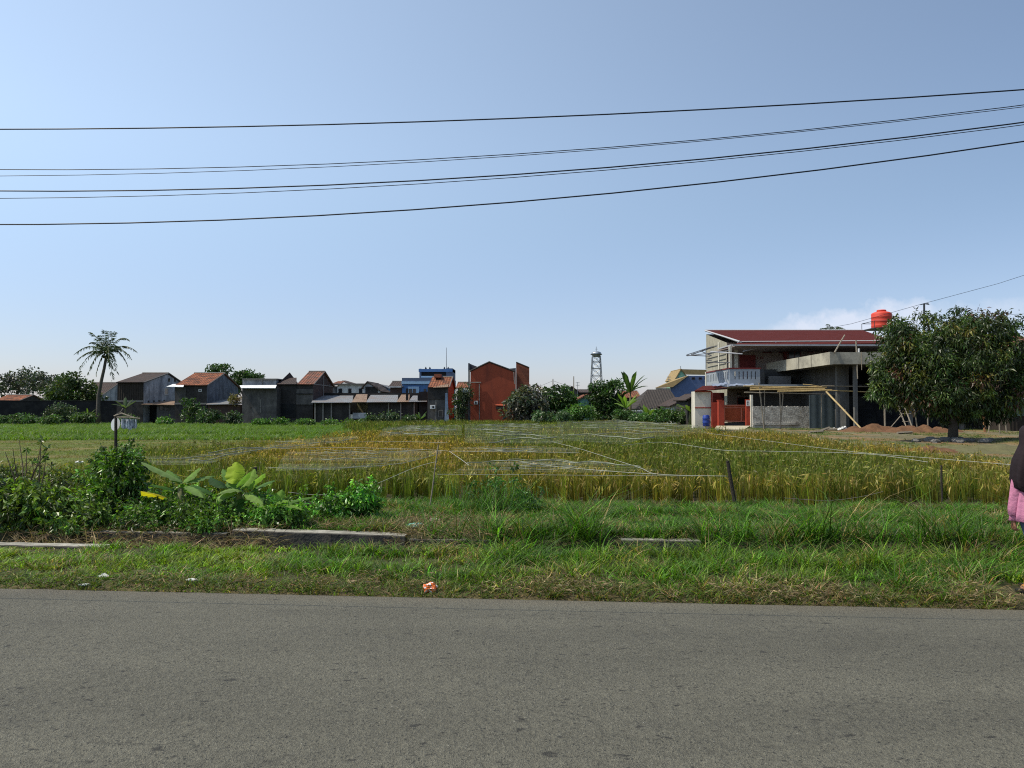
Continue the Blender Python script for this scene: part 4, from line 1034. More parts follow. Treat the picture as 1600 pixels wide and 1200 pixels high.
# ---- power lines above the road
cabm = mat('cable', (.010, .015, .026), .5, .1, 5)
def wire(label, yl, ym, yr, D0, rad, tex='power_line'):
    pts = []
    for (px, py) in ((0, yl), (800, ym), (1600, yr)):
        u = (px - 800) / F; D = D0 / (1 + TA * u) ; pts.append(P(px, py, D))
    a, b, c = pts; x0, x1, x2 = a.x, b.x, c.x
    out = []
    for k in range(61):
        x = -24 + 48 * k / 60
        l0 = (x - x1) * (x - x2) / ((x0 - x1) * (x0 - x2)); l1 = (x - x0) * (x - x2) / ((x1 - x0) * (x1 - x2)); l2 = (x - x0) * (x - x1) / ((x2 - x0) * (x2 - x1))
        out.append(a * l0 + b * l1 + c * l2)
    o = MB().tube(out, rad, 6).build(tex, cabm, smooth=True)
    return tag(o, label, 'power line', 'cables strung along the road')
wire('thick black cable, highest of those over the road', 202, 185, 140, 6.43, .0056)
wire('thin cable directly under the highest one', 265, 241, 164, 6.5, .0035)
wire('thinnest cable of the close pair under the highest one', 275, 244, 167, 6.7, .0028)
wire('thick black cable in the middle of the bundle', 298.5, 273, 191, 6.41, .0056)
wire('thin cable just under the thick middle one', 310, 277.5, 195, 6.6, .0032)
wire('thick black cable, lowest of those over the road', 351, 316, 221, 6.1, .0056)
o = MB().tube([P(1640, 417, 44), P(1560, 443, 48), P(1444, 474, 55), P(1330, 506, 66), P(1200, 530, 90)], [.012, .012, .014, .016, .02], 5).build('service_cable', cabm)
tag(o, 'thin cable slanting down behind the red water tank to the short pole', 'cable')
o = MB().tube([P(1640, 489, 60), P(1585, 491, 66), P(1560, 494, 70)], .014, 5).build('service_cable', cabm)
tag(o, 'faint short cable in the sky behind the mango tree top', 'cable')

# ---- litter
def crumple(name, label, px, py, D, r, ms, seed, flat=.45, cat='litter'):
    r_ = np.random.default_rng(seed); p = P(px, py, D); z = gzf(p.x, D)
    r *= .8; bm = bmesh.new(); bmesh.ops.create_icosphere(bm, subdivisions=3, radius=r)
    for v in bm.verts:
        k = 1 + .42 * math.sin(v.co.x / r * 3.1 + seed) * math.sin(v.co.y / r * 4 + seed * 2) + r_.normal(0, .13)
        v.co = v.co * k; v.co.z *= flat; v.co.y *= .7
        v.co += Vector((p.x, D, z + r * flat * .6 + .012))
    mb = MB(); mb.v = [tuple(v.co) for v in bm.verts]; mb.f = [[v.index for v in f.verts] for f in bm.faces]
    mb.mi = [(0 if r_.random() < .72 else 1) if len(ms) > 1 else 0 for _ in mb.f]; bm.free()
    return tag(mb.build(name, ms), label, cat)
def Dg(py, z=.03): return (EYE - z) * F / (py - 638)
crumple('snack_wrapper', 'crumpled orange and silver wrapper in the grass at the road edge', 672, 902, Dg(905, .10), .085, [orange, whiteplas], 1, .6)
crumple('plastic_bag', 'pale turquoise plastic scrap on the straw behind the ditch', 648, 820, Dg(822, .05), .11, [mat('teal_plastic', (.22, .45, .42), .4, .2, 6)], 2)
crumple('plastic_bag', 'small grey white plastic scrap at the rice edge by the leaning stake', 679, 812, Dg(814, .03), .09, [whiteplas], 3, .35)
crumple('paper_scrap', 'white paper scrap lying in the short grass at the verge', 301, 895, Dg(897, .07), .055, [whiteplas], 4, .35)
crumple('paper_scrap', 'folded grey paper sunk in the short grass near the ditch gap', 163, 892, Dg(893, .06), .06, [mat('grey_paper', (.5, .5, .47), .8, .1, 5)], 5, .4)
crumple('paper_scrap', 'flat white scrap at the asphalt edge', 131, 907, Dg(907, .03), .06, [whiteplas], 6, .15)
crumple('paper_scrap', 'long flat whitish scrap touching the asphalt', 184, 915, Dg(915, .02), .08, [whiteplas], 7, .08)
crumple('plastic_bag', 'white scrap half hidden in the grass with brown leaves above the ditch', 921, 821, Dg(822, .05), .06, [whiteplas], 8, .5)
crumple('plastic_sheet', 'white scrap on the mown meadow near the scarecrow', 125, 716, 26, .16, [whiteplas], 10, .3)
crumple('plastic_sheet', 'white sack lying at the foot of the black wall', 8, 666, 70, .5, [whiteplas], 11, .25)
crumple('plastic_sheet', 'second white sack on the bank before the black wall', 24, 667, 69, .35, [whiteplas], 12, .25)

# ================================================================ BUILDINGS
tile_or = mat('orange_roof_tiles', (.25, .095, .05), .85, .55, 2.4, corr=('X', .28), corr_amt=.9, mottled=((.11, .05, .032), 1.7), stain=(.055, .04, .035), stain_amt=.9, stain_scale=2.6, spec=.1)
tile_rd = mat('weathered_roof_tiles', (.22, .08, .045), .85, .55, 2.4, mottled=((.09, .045, .03), 1.9), corr=('X', .28), corr_amt=.9, stain=(.06, .05, .045), stain_amt=.9, stain_scale=1.3)
tile_dk = mat('dark_roof_tiles', (.055, .037, .03), .9, .45, 2.4, corr=('X', .28), corr_amt=.8, stain=(.03, .03, .03), stain_amt=.6)
tin = mat('grey_tin_roof', (.17, .18, .19), .7, .2, 2, corr=('X', .2), corr_amt=.5, stain=(.20, .12, .07), stain_amt=.55, stain_scale=.9)
tin_rust = mat('rusty_tin_roof', (.22, .15, .10), .7, .3, 3, corr=('X', .2), corr_amt=.5, stain=(.12, .06, .03), stain_amt=.7)
tin_white = mat('white_tin', (.72, .73, .72), .5, .08, 3, corr=('X', .2), corr_amt=.3)
w_dark = mat('dark_render', (.036, .033, .030), .9, .6, 1.6, bump=.3, stain=(.02, .02, .022), stain_amt=.7, streak=True)
w_grey = mat('grey_render', (.090, .085, .078), .9, .55, 1.3, bump=.3, stain=(.035, .035, .038), stain_amt=.8, streak=True)
w_blk = mat('black_mould_and_shade_wall', (.011, .012, .014), .95, .5, 1.0, bump=.3, stain=(.06, .06, .05), stain_amt=.3)  # mould on outer walls; also stands in for deep shade inside the unfinished building
w_pale = mat('pale_mouldy_wall', (.37, .38, .395), .9, .4, 1.6, bump=.2, stain=(.10, .11, .13), stain_amt=.8, stain_scale=.9, streak=True)
w_blu = mat('faded_blue_wall', (.13, .145, .17), .9, .5, 1.6, stain=(.06, .07, .09), stain_amt=.8, streak=True)
w_white = mat('white_wall', (.55, .57, .57), .85, .12, 2, stain=(.22, .22, .21), stain_amt=.6, streak=True)
w_brown = mat('brown_brick_wall', (.085, .05, .038), .9, .3, 3, brick=(.45, .16, .02, (.6, .6, .6)), stain=(.04, .035, .035), stain_amt=.8, streak=True)
w_wood = mat('dark_plank_wall', (.032, .025, .02), .9, .4, 2.5, corr=('X', .25), corr_amt=.6, stain=(.02, .018, .016), stain_amt=.6, streak=True)
w_red = mat('red_painted_wall', (.30, .062, .028), .85, .12, 1.2, bump=.15, stain=(.10, .03, .02), stain_amt=.5, stain_scale=.7, streak=True)
w_redl = mat('red_brick_parapet', (.30, .10, .055), .85, .2, 2, brick=(.4, .14, .015, (.7, .7, .7)))
w_slate = mat('slate_face', (.06, .07, .085), .8, .2, 3)
w_orange = mat('orange_wall', (.36, .09, .03), .8, .15, 3)
w_blue = mat('bright_blue_wall', (.07, .16, .34), .8, .12, 2)
w_blue2 = mat('slate_blue_band', (.09, .125, .19), .8, .15, 2)
w_lblue = mat('light_blue_trim', (.30, .46, .62), .7, .08, 2)
w_teal = mat('teal_wall', (.22, .42, .42), .85, .15, 2, stain=(.12, .2, .2), stain_amt=.5)
w_mint = mat('mint_wall', (.28, .52, .36), .85, .1, 2)
w_dblue = mat('dusk_blue_wall', (.10, .14, .26), .85, .12, 2)
dark = mat('dark_opening', (.006, .007, .009), .5, .2, 2, spec=.3)
glass = mat('window_pane', (.015, .02, .025), .12, .1, 2, spec=.6)
frame_w = mat('white_frame', (.55, .55, .54), .6, .08, 4)
frame_d = mat('dark_frame', (.05, .04, .035), .7, .15, 4)
metal_g = mat('grey_metal', (.25, .26, .27), .45, .15, 6, metal=.6)
metal_d = mat('dark_metal', (.05, .055, .06), .5, .15, 6, metal=.5)
capm = mat('ridge_cap', (.19, .18, .165), .9, .25, 5)

def win_front(root, x0, x1, y0, y1, D, fm=None, name='window', proud=.04, bar=.06, label=None, mull=False):
    """framed opening on a wall facing the camera at depth D (photo px)"""
    X0, X1, Z1, Z0 = XP(x0, D), XP(x1, D), ZP(y0, D), ZP(y1, D)
    b = min(bar, (X1 - X0) * .22, (Z1 - Z0) * .22); y_ = D - proud
    mb = MB(); mb.box(X0, X1, y_, D + .02, Z0, Z0 + b); mb.box(X0, X1, y_, D + .02, Z1 - b, Z1)
    mb.box(X0, X0 + b, y_, D + .02, Z0 + b, Z1 - b); mb.box(X1 - b, X1, y_, D + .02, Z0 + b, Z1 - b)
    if mull: mb.box((X0 + X1) / 2 - b * .4, (X0 + X1) / 2 + b * .4, y_ + .01, D + .015, Z0 + b, Z1 - b)
    o = mb.build(name, fm or frame_d, root)
    MB().box(X0 + b, X1 - b, D - proud * .35, D + .01, Z0 + b, Z1 - b).build('pane', glass, o)
    if label: o['label'] = label
    return o
def win_side(root, X, d0, d1, z0, z1, sgn=1, fm=None, name='window', proud=.05, b=.06):
    xa, xb = (X, X + proud) if sgn > 0 else (X - proud, X)
    mb = MB(); mb.box(xa, xb, d0, d1, z0, z0 + b); mb.box(xa, xb, d0, d1, z1 - b, z1); mb.box(xa, xb, d0, d0 + b, z0 + b, z1 - b); mb.box(xa, xb, d1 - b, d1, z0 + b, z1 - b)
    o = mb.build(name, fm or frame_d, root)
    MB().box(X if sgn > 0 else X - proud * .4, X + proud * .4 if sgn > 0 else X, d0 + b, d1 - b, z0 + b, z1 - b).build('pane', glass, o)
    return o
def gable_x(name, label, xL, xC, D, depth, ye, yr, wf, ws, wr, rl=None, oh=.25, backdrop=0, ridge_f=.5, cap=True, th=.09, z0=-.1, gable_board=True, cat='house', ye2=None):
    """house whose ridge runs left-right; gable wall on its right side. xL..xC front wall in px at depth D"""
    X0, X1 = XP(xL, D), XP(xC, D); Dm = D + depth * ridge_f; D2 = D + depth
    ze = ZP(ye, D - oh); zr = ZP(yr, Dm); sl = (zr - ze) / (Dm - D + oh); zw = ze + sl * oh - th
    zb = zw if ye2 is None else ZP(ye2, D2)
    t = thing(name, label, cat, ((X0 + X1) / 2, D, 0))
    mb = MB()
    mb.cur = 0; mb.add([(X0, D, z0), (X1, D, z0), (X1, D, zw), (X0, D, zw)], [(0, 1, 2, 3)])
    mb.cur = 1
    for X in (X0, X1): mb.add([(X, D, z0), (X, D2, z0), (X, D2, zb), (X, Dm, zr - th), (X, D, zw)], [(0, 1, 2, 3, 4)])
    mb.cur = 0; mb.add([(X0, D2, z0), (X1, D2, z0), (X1, D2, zb), (X0, D2, zb)], [(0, 1, 2, 3)])
    mb.build('wall', [wf, ws], t)
    rr_ = MB(); xa = X0 - (rl if rl is not None else .2); xb = X1 + .15
    rr_.slab([(xa, D - oh, ze), (xb, D - oh, ze), (xb, Dm, zr), (xa, Dm, zr)], th)
    zbk = zb + th - (zr - zb) / (D2 - Dm) * oh
    rr_.slab([(xa, Dm, zr), (xb, Dm, zr), (xb, D2 + oh, zbk), (xa, D2 + oh, zbk)], th)
    ro = rr_.build('roof', wr, t)
    if cap: MB().tube([(xa, Dm, zr + .02), (xb, Dm, zr + .02)], .09, 6).build('ridge_cap', capm, ro)
    if gable_board:
        g_ = MB(); g_.tube([(xb + .02, D - oh, ze), (xb + .02, Dm, zr + .02)], .055, 4); g_.tube([(xb + .02, Dm, zr + .02), (xb + .02, D2 + oh, zbk)], .055, 4)
        g_.build('barge_board', capm, ro)
    return t, X0, X1, ze, zr

# far left: long black boundary wall
X0, X1 = XP(-120, 82), XP(184, 86)
t = thing('boundary_wall', 'long black mouldy boundary wall under the far left trees', 'wall', ((X0 + X1) / 2, 84, 0))
MB().slab([(X0, 83, -.1), (X1, 86, -.1), (X1, 86, 2.55), (X0, 83, 2.6)], .18, up=(0, -1, 0)).build('wall', w_blk, t)
MB().slab([(X0, 82.95, 2.6), (X1, 85.95, 2.55), (X1, 86.25, 2.55), (X0, 83.25, 2.6)], .06).build('coping', w_dark, t)
gable_x('brick_house', 'low house with orange ridge tiles just above the black wall', -8, 30, 110, 6, 626, 617, w_dark, w_dark, tile_or)
gable_x('white_house', 'small white gabled house seen between palm trunk and dark wooden house', 120, 158, 104, 9, 618, 598, w_grey, w_pale, tile_dk)

# H1 dark wooden house with pale gable
t, X0, X1, ze, zr = gable_x('wooden_house', 'dark plank fronted house with a pale mouldy gable and one small window', 183, 224, 85, 10.6, 597, 583, w_wood, w_pale, tile_dk, ridge_f=.55, rl=.05)
win_side(t, X1, 90.0, 91.0, ZP(617, 90.5), ZP(606, 90.5), fm=frame_w)
for zz, dq in ((626, 86), (625.6, 87.3), (625.2, 88.6), (624.8, 89.9)): MB().box(X1, X1 + .03, dq, dq + .35, ZP(zz, dq) - .2, ZP(zz, dq)).build('vent_hole', dark, t)
win_side(t, X1, 91.0, 91.45, ZP(596, 91), ZP(591, 91)); win_side(t, X1, 92.6, 93.0, ZP(596.5, 92.6), ZP(591, 92.6))
MB().box(X0 - .02, X1 + .02, 84.93, 85.01, ZP(628, 85), ZP(625.5, 85)).build('ledge', capm, t)
MB().box(X0 + .0, X1, 84.9, 84.99, -.1, ZP(628.5, 85)).build('lower_wall', w_dark, t)
# its lean-to shed
XA = X1 + .02; 
t = thing('tin_shed', 'low shed with a rusty tin roof leaning against the pale gable', 'shed', (XA + 1.5, 85, 0))
x1s = XP(271, 84.6)
MB().box(XP(245, 85), x1s, 85, 88, -.1, ZP(632, 85)).build('wall', w_grey, t)
MB().slab([(XA, 84.4, ZP(631.5, 84.4)), (x1s + .1, 84.4, ZP(632.5, 84.4)), (x1s + .1, 90, ZP(624, 90)), (XA + .4, 90, ZP(626, 90))], .06).build('roof', tin_rust, t)
win_front(t, 249, 255, 634, 641, 85); win_front(t, 257, 266, 634, 641, 85)
MB().box(XA, XP(245, 85) - .02, 86.5, 86.7, -.1, ZP(632, 86)).build('back_wall', w_blk, t)

# H2 orange roof house
t, X0, X1, ze, zr = gable_x('tiled_house', 'house with an orange brown tiled roof and blue grey gable, left of the flat roof', 273, 323, 84, 9.6, 601.5, 583, w_dark, w_blu, tile_or, rl=-.1)
MB().slab([(X0 - .5, 83, ZP(604, 83)), (XP(286, 83), 83, ZP(604.5, 83)), (XP(286, 84), 84.2, ZP(600, 84.2)), (X0 - .3, 84.2, ZP(600, 84.2))], .04).build('tin_canopy', tin_white, t)
MB().box(X0 + .02, XP(290, 84), 83.93, 84.0, ZP(630, 84), ZP(605, 84)).build('front_panel', w_grey, t)
win_front(t, 310, 315, 608, 612, 84, frame_w)
MB().box(X0, X1, 83.9, 84.0, ZP(632, 84), ZP(629.5, 84)).build('ledge', capm, t)
# lean to wall under tin roof
t = thing('tin_shed', 'dark shed with a sloping grey tin roof between tiled and flat roofed houses', 'shed', (XP(350, 84), 83, 0))
MB().box(XP(325, 83), XP(376, 83), 83, 84.6, -.1, ZP(632.5, 83)).build('wall', w_brown, t)
MB().slab([(XP(322, 82.6), 82.6, ZP(632, 82.6)), (XP(378, 82.6), 82.6, ZP(631, 82.6)), (XP(378, 88), 88, ZP(622, 88)), (XP(326, 88), 88, ZP(626, 88))], .06).build('roof', tin, t)
tree('vine', 'straw coloured creeper on the shed roof against the flat concrete house', [(367, 624, 9, 7)], 83, 366, cat='creeper', ncl=18, per=40, rcl=.25, L=.2, W=.08, base=(.14, .12, .04), seed=95, tr=.04, limbs=4, stem='stem', foliage='leaves')

# H3 flat concrete house
D = 82; t = thing('concrete_house', 'blank flat roofed concrete house with a bright white tin awning', 'house', (XP(405, D), D, 0))
MB().box(XP(378, D), XP(432, D), D, D + 8, -.1, ZP(606, D)).build('wall', w_grey, t)
MB().box(XP(378.5, D + 2), XP(431, D + 2), D + 2, D + 8, ZP(606, D) + .01, ZP(593, D + 2)).build('upper_wall', w_pale, t)
MB().slab([(XP(377, 81.4), 81.3, ZP(606, 81.3)), (XP(430, 81.3), 81.3, ZP(606.2, 81.3)), (XP(432, 83), 83, ZP(601.5, 83)), (XP(374, 83), 83, ZP(602, 83))], .05).build('awning', tin_white, t)
MB().box(XP(377, D + 1.6), XP(433, D + 1.6), D + 1.7, D + 8.2, ZP(593, D + 2), ZP(591.6, D + 2)).build('roof_slab', capm, t)
mb = MB(); mb.box(XP(407, D) - .02, XP(407.6, D), D - .03, D - .005, ZP(645, D), ZP(624, D)); mb.box(XP(408, 83.7), XP(409, 83.7), 83.93, 84.0, ZP(602, 84), ZP(593.5, 84)); mb.build('drain_pipe', capm, t)
win_front(t, 391, 392.7, 636, 638, D); win_front(t, 405.5, 407, 636, 638, D)

# H4 brown gable house
t, X0, X1, ze, zr = gable_x('gabled_house', 'tall brown gabled house with rust red tiles beside the long shed', 433, 489, 83.5, 9.2, 600, 580.5, w_dark, w_brown, tile_rd, rl=-2.2)
# lower left roof part
MB().slab([(X0, 83.2, ZP(600, 83.2)), (XP(463, 83.2), 83.2, ZP(600, 83.2)), (XP(463, 87.3), 87.3, ZP(590, 87.3)), (X0 + .3, 87.3, ZP(590.5, 87.3))], .09).build('side_roof', tile_dk, t)
MB().box(XP(463, 83.4), XP(489, 83.4), 83.4, 83.49, ZP(632, 83.4), ZP(608, 83.4)).build('plaster_panel', w_grey, t)
mb = MB(); mb.box(XP(463, 83.3), XP(488, 83.3), 83.3, 83.39, ZP(616, 83.3), ZP(614.6, 83.3)); mb.build('ledge', w_blk, t)
MB().box(XP(433, 83.4), XP(462, 83.4), 83.42, 83.49, ZP(652, 83.4), ZP(631, 83.4)).build('stained_panel', w_blk, t)
mb = MB(); mb.box(X1 + .01, X1 + .05, 83.6, 92.5, ze - .05, ze + .05); mb.box(X1 + .01, X1 + .06, 87.8, 88.05, .5, zr - .5); mb.build('ring_beam', capm, t)

# long low shed
D = 82; t = thing('long_shed', 'long low shed with patched tin roof and pale concrete posts', 'shed', (XP(578, D), D, 0))
mb = MB(); mb.box(XP(490, D), XP(546, D), D + .25, D + .4, -.1, ZP(628, D)); mb.box(XP(574, D), XP(668, D), D + .25, D + .4, -.1, ZP(628, D)); mb.box(XP(546, D), XP(574, D), D + .25, D + .4, -.1, ZP(654, D)); mb.build('wall', w_dark, t)
MB().box(XP(549, D), XP(574, D), D + 3, D + 3.1, ZP(656, D), ZP(629, D)).build('back_wall', mat('ochre_wall', (.36, .31, .17), .9, .3, 1.5, stain=(.08, .07, .05), stain_amt=.8), t)
MB().box(XP(551, D), XP(573, D), D + .1, D + .2, ZP(654, D), ZP(645, D)).build('railing', w_pale, t)
for px in (492, 504.5, 517.5, 546, 607, 626, 647):
    MB().box(XP(px - .9, D), XP(px + .9, D), D + .05, D + .24, -.1, ZP(629, D)).build('post', capm, t)
for k, (xa, xb, ya, yb, ma) in enumerate(((488, 552, 629, 618, tin), (551, 574, 628.5, 616, tin_rust), (573, 622, 628.3, 617, tin), (621, 640, 628, 616.5, tin_rust), (639, 668, 627.5, 618, tin))):
    MB().slab([(XP(xa, D), D - .5, ZP(ya, D - .5) + .012 * (k % 2)), (XP(xb, D), D - .5, ZP(ya - .3, D - .5) + .012 * (k % 2)), (XP(xb, D + 6), D + 6, ZP(yb, D + 6)), (XP(xa + 6, D + 6), D + 6, ZP(yb, D + 6))], .05).build('roof_sheet', ma, t)
mb = MB(); mb.box(XP(500, 88.5), XP(660, 88.5), 88.4, 88.6, 1, ZP(614, 88.5)); mb.build('rear_wall', w_dark, t)
mb = MB(); mb.box(XP(634, 82.5), XP(637.5, 82.5), 82.5, 82.8, 1, ZP(607, 82.5)); mb.build('chimney', w_blk, t)
D = 82.6; t = thing('water_pump_house', 'black block wall rising above the shed roof next to the small tiled house', 'outbuilding', (XP(661, D), D, 0))
MB().box(XP(655, D), XP(668, D), D - .4, D + 3, -.1, ZP(612, D)).box(XP(653, D), XP(656.5, D), D - .35, D + 3, -.1, ZP(616, D)).build('wall', w_blk, t)

# behind the shed: white house with dark windows
D = 100; t = thing('white_house', 'white house with three dark windows behind the long low shed', 'house', (XP(545, D), D, 0))
MB().box(XP(527, D), XP(570, D), D, D + 8, 0, ZP(601, D)).build('wall', w_white, t)
MB().box(XP(514, D + 1), XP(527, D), D + 1, D + 8, 0, ZP(603, D)).build('side_wall', w_blu, t)
for a, b, c_, e in ((528.5, 534.5, 607, 616), (544, 549, 607, 617), (560.5, 566, 607, 617)): win_front(t, a, b, c_, e, D)
MB().box(XP(520, D), XP(572, D), D - .5, D + 8.5, ZP(601, D) + .01, ZP(599.3, D)).build('roof_slab', capm, t)
MB().slab([(XP(513, D), D - .4, ZP(602, D)), (XP(530, D), D - .4, ZP(601, D)), (XP(528, D), D + 4, ZP(595.5, D + 4)), (XP(517, D), D + 4, ZP(595.5, D + 4))], .1).build('porch_roof', tile_or, t)
MB().slab([(XP(532, D), D + 3, ZP(597.5, D + 3)), (XP(552, D), D + 3, ZP(600, D + 3)), (XP(540, D + 7), D + 7, ZP(594.5, D + 7)), (XP(534, D + 7), D + 7, ZP(594.5, D + 7))], .1).build('roof', tile_dk, t)
def gable_y(name, label, xL, xR, D, depth, ye, yr, xpk, wf, wr, th=.12, oh=.3, cat='house', yeR=None):
    """house whose gable faces the camera; photo px for the eaves and the peak"""
    X0, X1, Xm = XP(xL, D), XP(xR, D), XP(xpk, D); ze, zr = ZP(ye, D), ZP(yr, D); zR = ZP(yeR, D) if yeR else ze
    t = thing(name, label, cat, (Xm, D, 0)); mb = MB()
    mb.prism([(X0, 0), (X1, 0), (X1, zR), (Xm, zr), (X0, ze)], 'Y', D, D + depth); mb.build('wall', wf, t)
    r_ = MB(); sL = (zr - ze) / max(.1, Xm - X0); sR = (zr - zR) / max(.1, X1 - Xm)
    r_.slab([(X0 - oh, D - oh, ze - sL * oh + th), (Xm, D - oh, zr + th), (Xm, D + depth, zr + th), (X0 - oh, D + depth, ze - sL * oh + th)], th * .9)
    r_.slab([(Xm, D - oh, zr + th), (X1 + oh, D - oh, zR - sR * oh + th), (X1 + oh, D + depth, zR - sR * oh + th), (Xm, D + depth, zr + th)], th * .9)
    r_.build('roof', wr, t)
    return t
t = gable_y('gabled_house', 'dark arched roof house between the white house and brown roofed block', 568, 594, 96, 8, 604, 597, 574, w_white, tile_dk, yeR=611)
MB().box(XP(571, 96), XP(590, 96), 95.9, 95.99, 0, ZP(604, 96)).build('dark_front', w_dark, t)
gable_y('tin_roof_house', 'pale house with a light curved roof line just left of the brown roofed block', 588, 609, 104, 8, 606, 601.5, 594, w_lblue, tin, yeR=608)
t, X0, X1, ze, zr = gable_x('brown_roofed_house', 'small block with a dark brown roof adjoining the blue building', 609.5, 627.5, 96, 6, 604, 596, w_brown, w_dark, tile_dk)
MB().box(X0 - .1, X1, 95.7, 95.95, ZP(605.5, 96), ZP(603.8, 96)).build('fascia', w_white, t)

# blue building
D = 96; t = thing('blue_building', 'bright blue two storey building with a flat roof terrace room', 'building', (XP(660, D), D, 0))
MB().box(XP(628, D), XP(702, D), D, D + 10, 0, ZP(600, D)).build('wall', w_blue, t)
MB().box(XP(627.5, D), XP(703, D), D - .2, D + 10.2, ZP(600, D) + .0, ZP(596, D)).build('band', w_lblue, t)
MB().box(XP(628, D), XP(703, D), D - .1, D + 10.1, ZP(596, D) + .003, ZP(590.5, D)).build('parapet', w_blue2, t)
MB().box(XP(637.5, D), XP(655, D), D - .1, D - .005, ZP(616, D), ZP(604, D)).build('bay', w_lblue, t)
win_front(t, 639, 643.5, 607.5, 616, D - .1); win_front(t, 645, 649.5, 607.5, 616, D - .1); win_front(t, 662, 666, 607.5, 612, D)
D2 = D + 3; mb = MB()
mb.box(XP(655, D2), XP(658, D2), D2, D2 + 5, ZP(590, D2) - .3, ZP(576, D2)); mb.box(XP(697, D2), XP(707, D2), D2, D2 + 5, ZP(590, D2) - .3, ZP(575.5, D2)); mb.box(XP(655, D2), XP(707, D2), D2 + 4.8, D2 + 5, ZP(590, D2) - .3, ZP(576, D2))
mb.build('terrace_wall', w_blue2, t)
MB().box(XP(654, D2), XP(707, D2), D2 - .1, D2 + 5.1, ZP(581, D2), ZP(576.5, D2)).build('terrace_beam', w_blue, t)
MB().box(XP(658, D2), XP(697, D2), D2 + .4, D2 + .6, ZP(590, D2) - .2, ZP(581, D2)).build('terrace_opening', dark, t)
MB().box(XP(658, D2), XP(697, D2), D2 - .1, D2, ZP(590, D2), ZP(587.5, D2)).build('railing', w_lblue, t)
for px in (663.5, 670, 693, 699): MB().box(XP(px - 1.2, D2), XP(px + 1.2, D2), D2 + 1, D2 + 1.4, ZP(576.5, D2), ZP(574, D2)).box(XP(px - .6, D2), XP(px + .6, D2), D2 + 1, D2 + 1.3, ZP(574, D2), ZP(572.6, D2)).build('roof_vent', metal_d, t)
o = MB().tube([P(697.5, 577, 99.6), P(697.5, 543, 99.6)], [.05, .03], 6).build('radio_mast', metal_g); tag(o, 'thin radio mast standing on the blue building', 'mast')

# small tiled orange house with air conditioner
t, X0, X1, ze, zr = gable_x('small_tiled_house', 'small two storey house with orange curved tiles and an air conditioner', 668, 700, 80, 8.5, 604.5, 589, w_grey, w_orange, tile_or, rl=-.05, z0=-.1)
MB().box(X0 + .05, X1 - .3, 79.93, 79.99, ZP(624, 80), ZP(605, 80)).build('upper_panel', w_dark, t)
mb = MB(); mb.slab([(X0 + .6, 79.5, ZP(605.5, 79.5)), (X1, 79.5, ZP(604.5, 79.5)), (X1, 80.6, ZP(600.5, 80.6)), (X0 + 1, 80.6, ZP(602, 80.6))], .04); mb.build('tin_patch', tin_rust, t)
MB().box(XP(678, 82.5), XP(688, 82.5), 82.6, 84.3, ZP(590, 83), ZP(584.5, 83)).build('chimney', w_redl, t)
o = MB().box(XP(672.5, 79.6), XP(680.5, 79.6), 79.3, 79.9, ZP(639, 79.5), ZP(633, 79.5)).build('air_conditioner', frame_w, t, bevel=.02)
mb = MB(); pc = P(676.8, 636, 79.28); mb.lathe([(0, 0), (.11, 0), (.11, .001)], (0, 0, 0), 14)
mb.v = [(pc.x + a, 79.29, pc.z + b) for a, b, c_ in mb.v]; mb.build('fan_grille', dark, o)
win_front(t, 685, 692.5, 641, 652, 80, capm)
MB().box(XP(680.5, 80), XP(682, 80), 79.95, 79.99, .2, ZP(625, 80)).build('drain_pipe', capm, t)
mb = MB(); mb.slab([(X1 - .35, 79.7, 0), (X1 + .15, 79.7, 0), (X1 - .05, 79.75, ZP(614, 79.7)), (X1 - .25, 79.75, ZP(614, 79.7))], .03, up=(0, -1, 0)); mb.build('hanging_sheet', mat('pale_blue_tarp', (.26, .33, .42), .6, .3, 3, stain=(.1, .12, .15), stain_amt=.6), t)
t, X0, X1, ze, zr = gable_x('low_tiled_house', 'low red tiled house squeezed beside the red building', 715, 731, 90, 6, 606, 597.5, w_dark, w_dark, tile_or)
mb = MB(); pc = P(726, 611, 78.9); n_ = Vector((.15, -.8, .55)).normalized(); q = n_.to_track_quat('Z', 'Y')
mb.lathe([(0, 0), (.12, .012), (.22, .04), (.30, .08), (.29, .085), (.0, .015)], (0, 0, 0), 18); mb.v = [tuple(q @ Vector(a) + pc) for a in mb.v]
t = thing('satellite_dish', 'round white satellite dish beside the red building', 'satellite dish', (pc.x, 79.3, 0))
mb.build('dish', whiteplas, t, smooth=True); MB().tube([(pc.x, 79.3, 0), (pc.x, 79.3, pc.z - .1), pc], .03, 5).tube([pc, pc + n_ * .3], .012, 4).build('pole', metal_g, t)

# tall red building
D = 80; t = thing('red_building', 'tall windowless brick red building with stepped side parapets', 'building', (XP(770, D), D, 0))
MB().prism([(XP(735, D), -.1), (XP(806, D), -.1), (XP(806, D), ZP(580, D)), (XP(795, D), ZP(577, D)), (XP(764.5, D), ZP(566, D)), (XP(735, D), ZP(579, D))], 'Y', D, D + 12).build('wall', w_red, t)
mb = MB()
def capline(pts, D_, m_, root, name, r=.09): return MB().tube([P(a, b, D_) for a, b in pts], r, 4).build(name, m_, root)
capline([(734, 580), (764.5, 565.5), (795, 577), (805, 580.5)], D - .03, w_dark, t, 'roof_edge')
MB().slab([P(731.5, 580, D + .6), P(731.5, 567.2, D + .6), P(747, 573.5, D + .6), P(747, 580, D + .6)], .15, up=(0, -1, 0)).build('left_parapet', w_slate, t)
MB().box(XP(731.5, D), XP(733.8, D), D + .05, D + .6, -.1, ZP(567.5, D)).build('corner_strip', w_slate, t)
D3 = D + 1.2
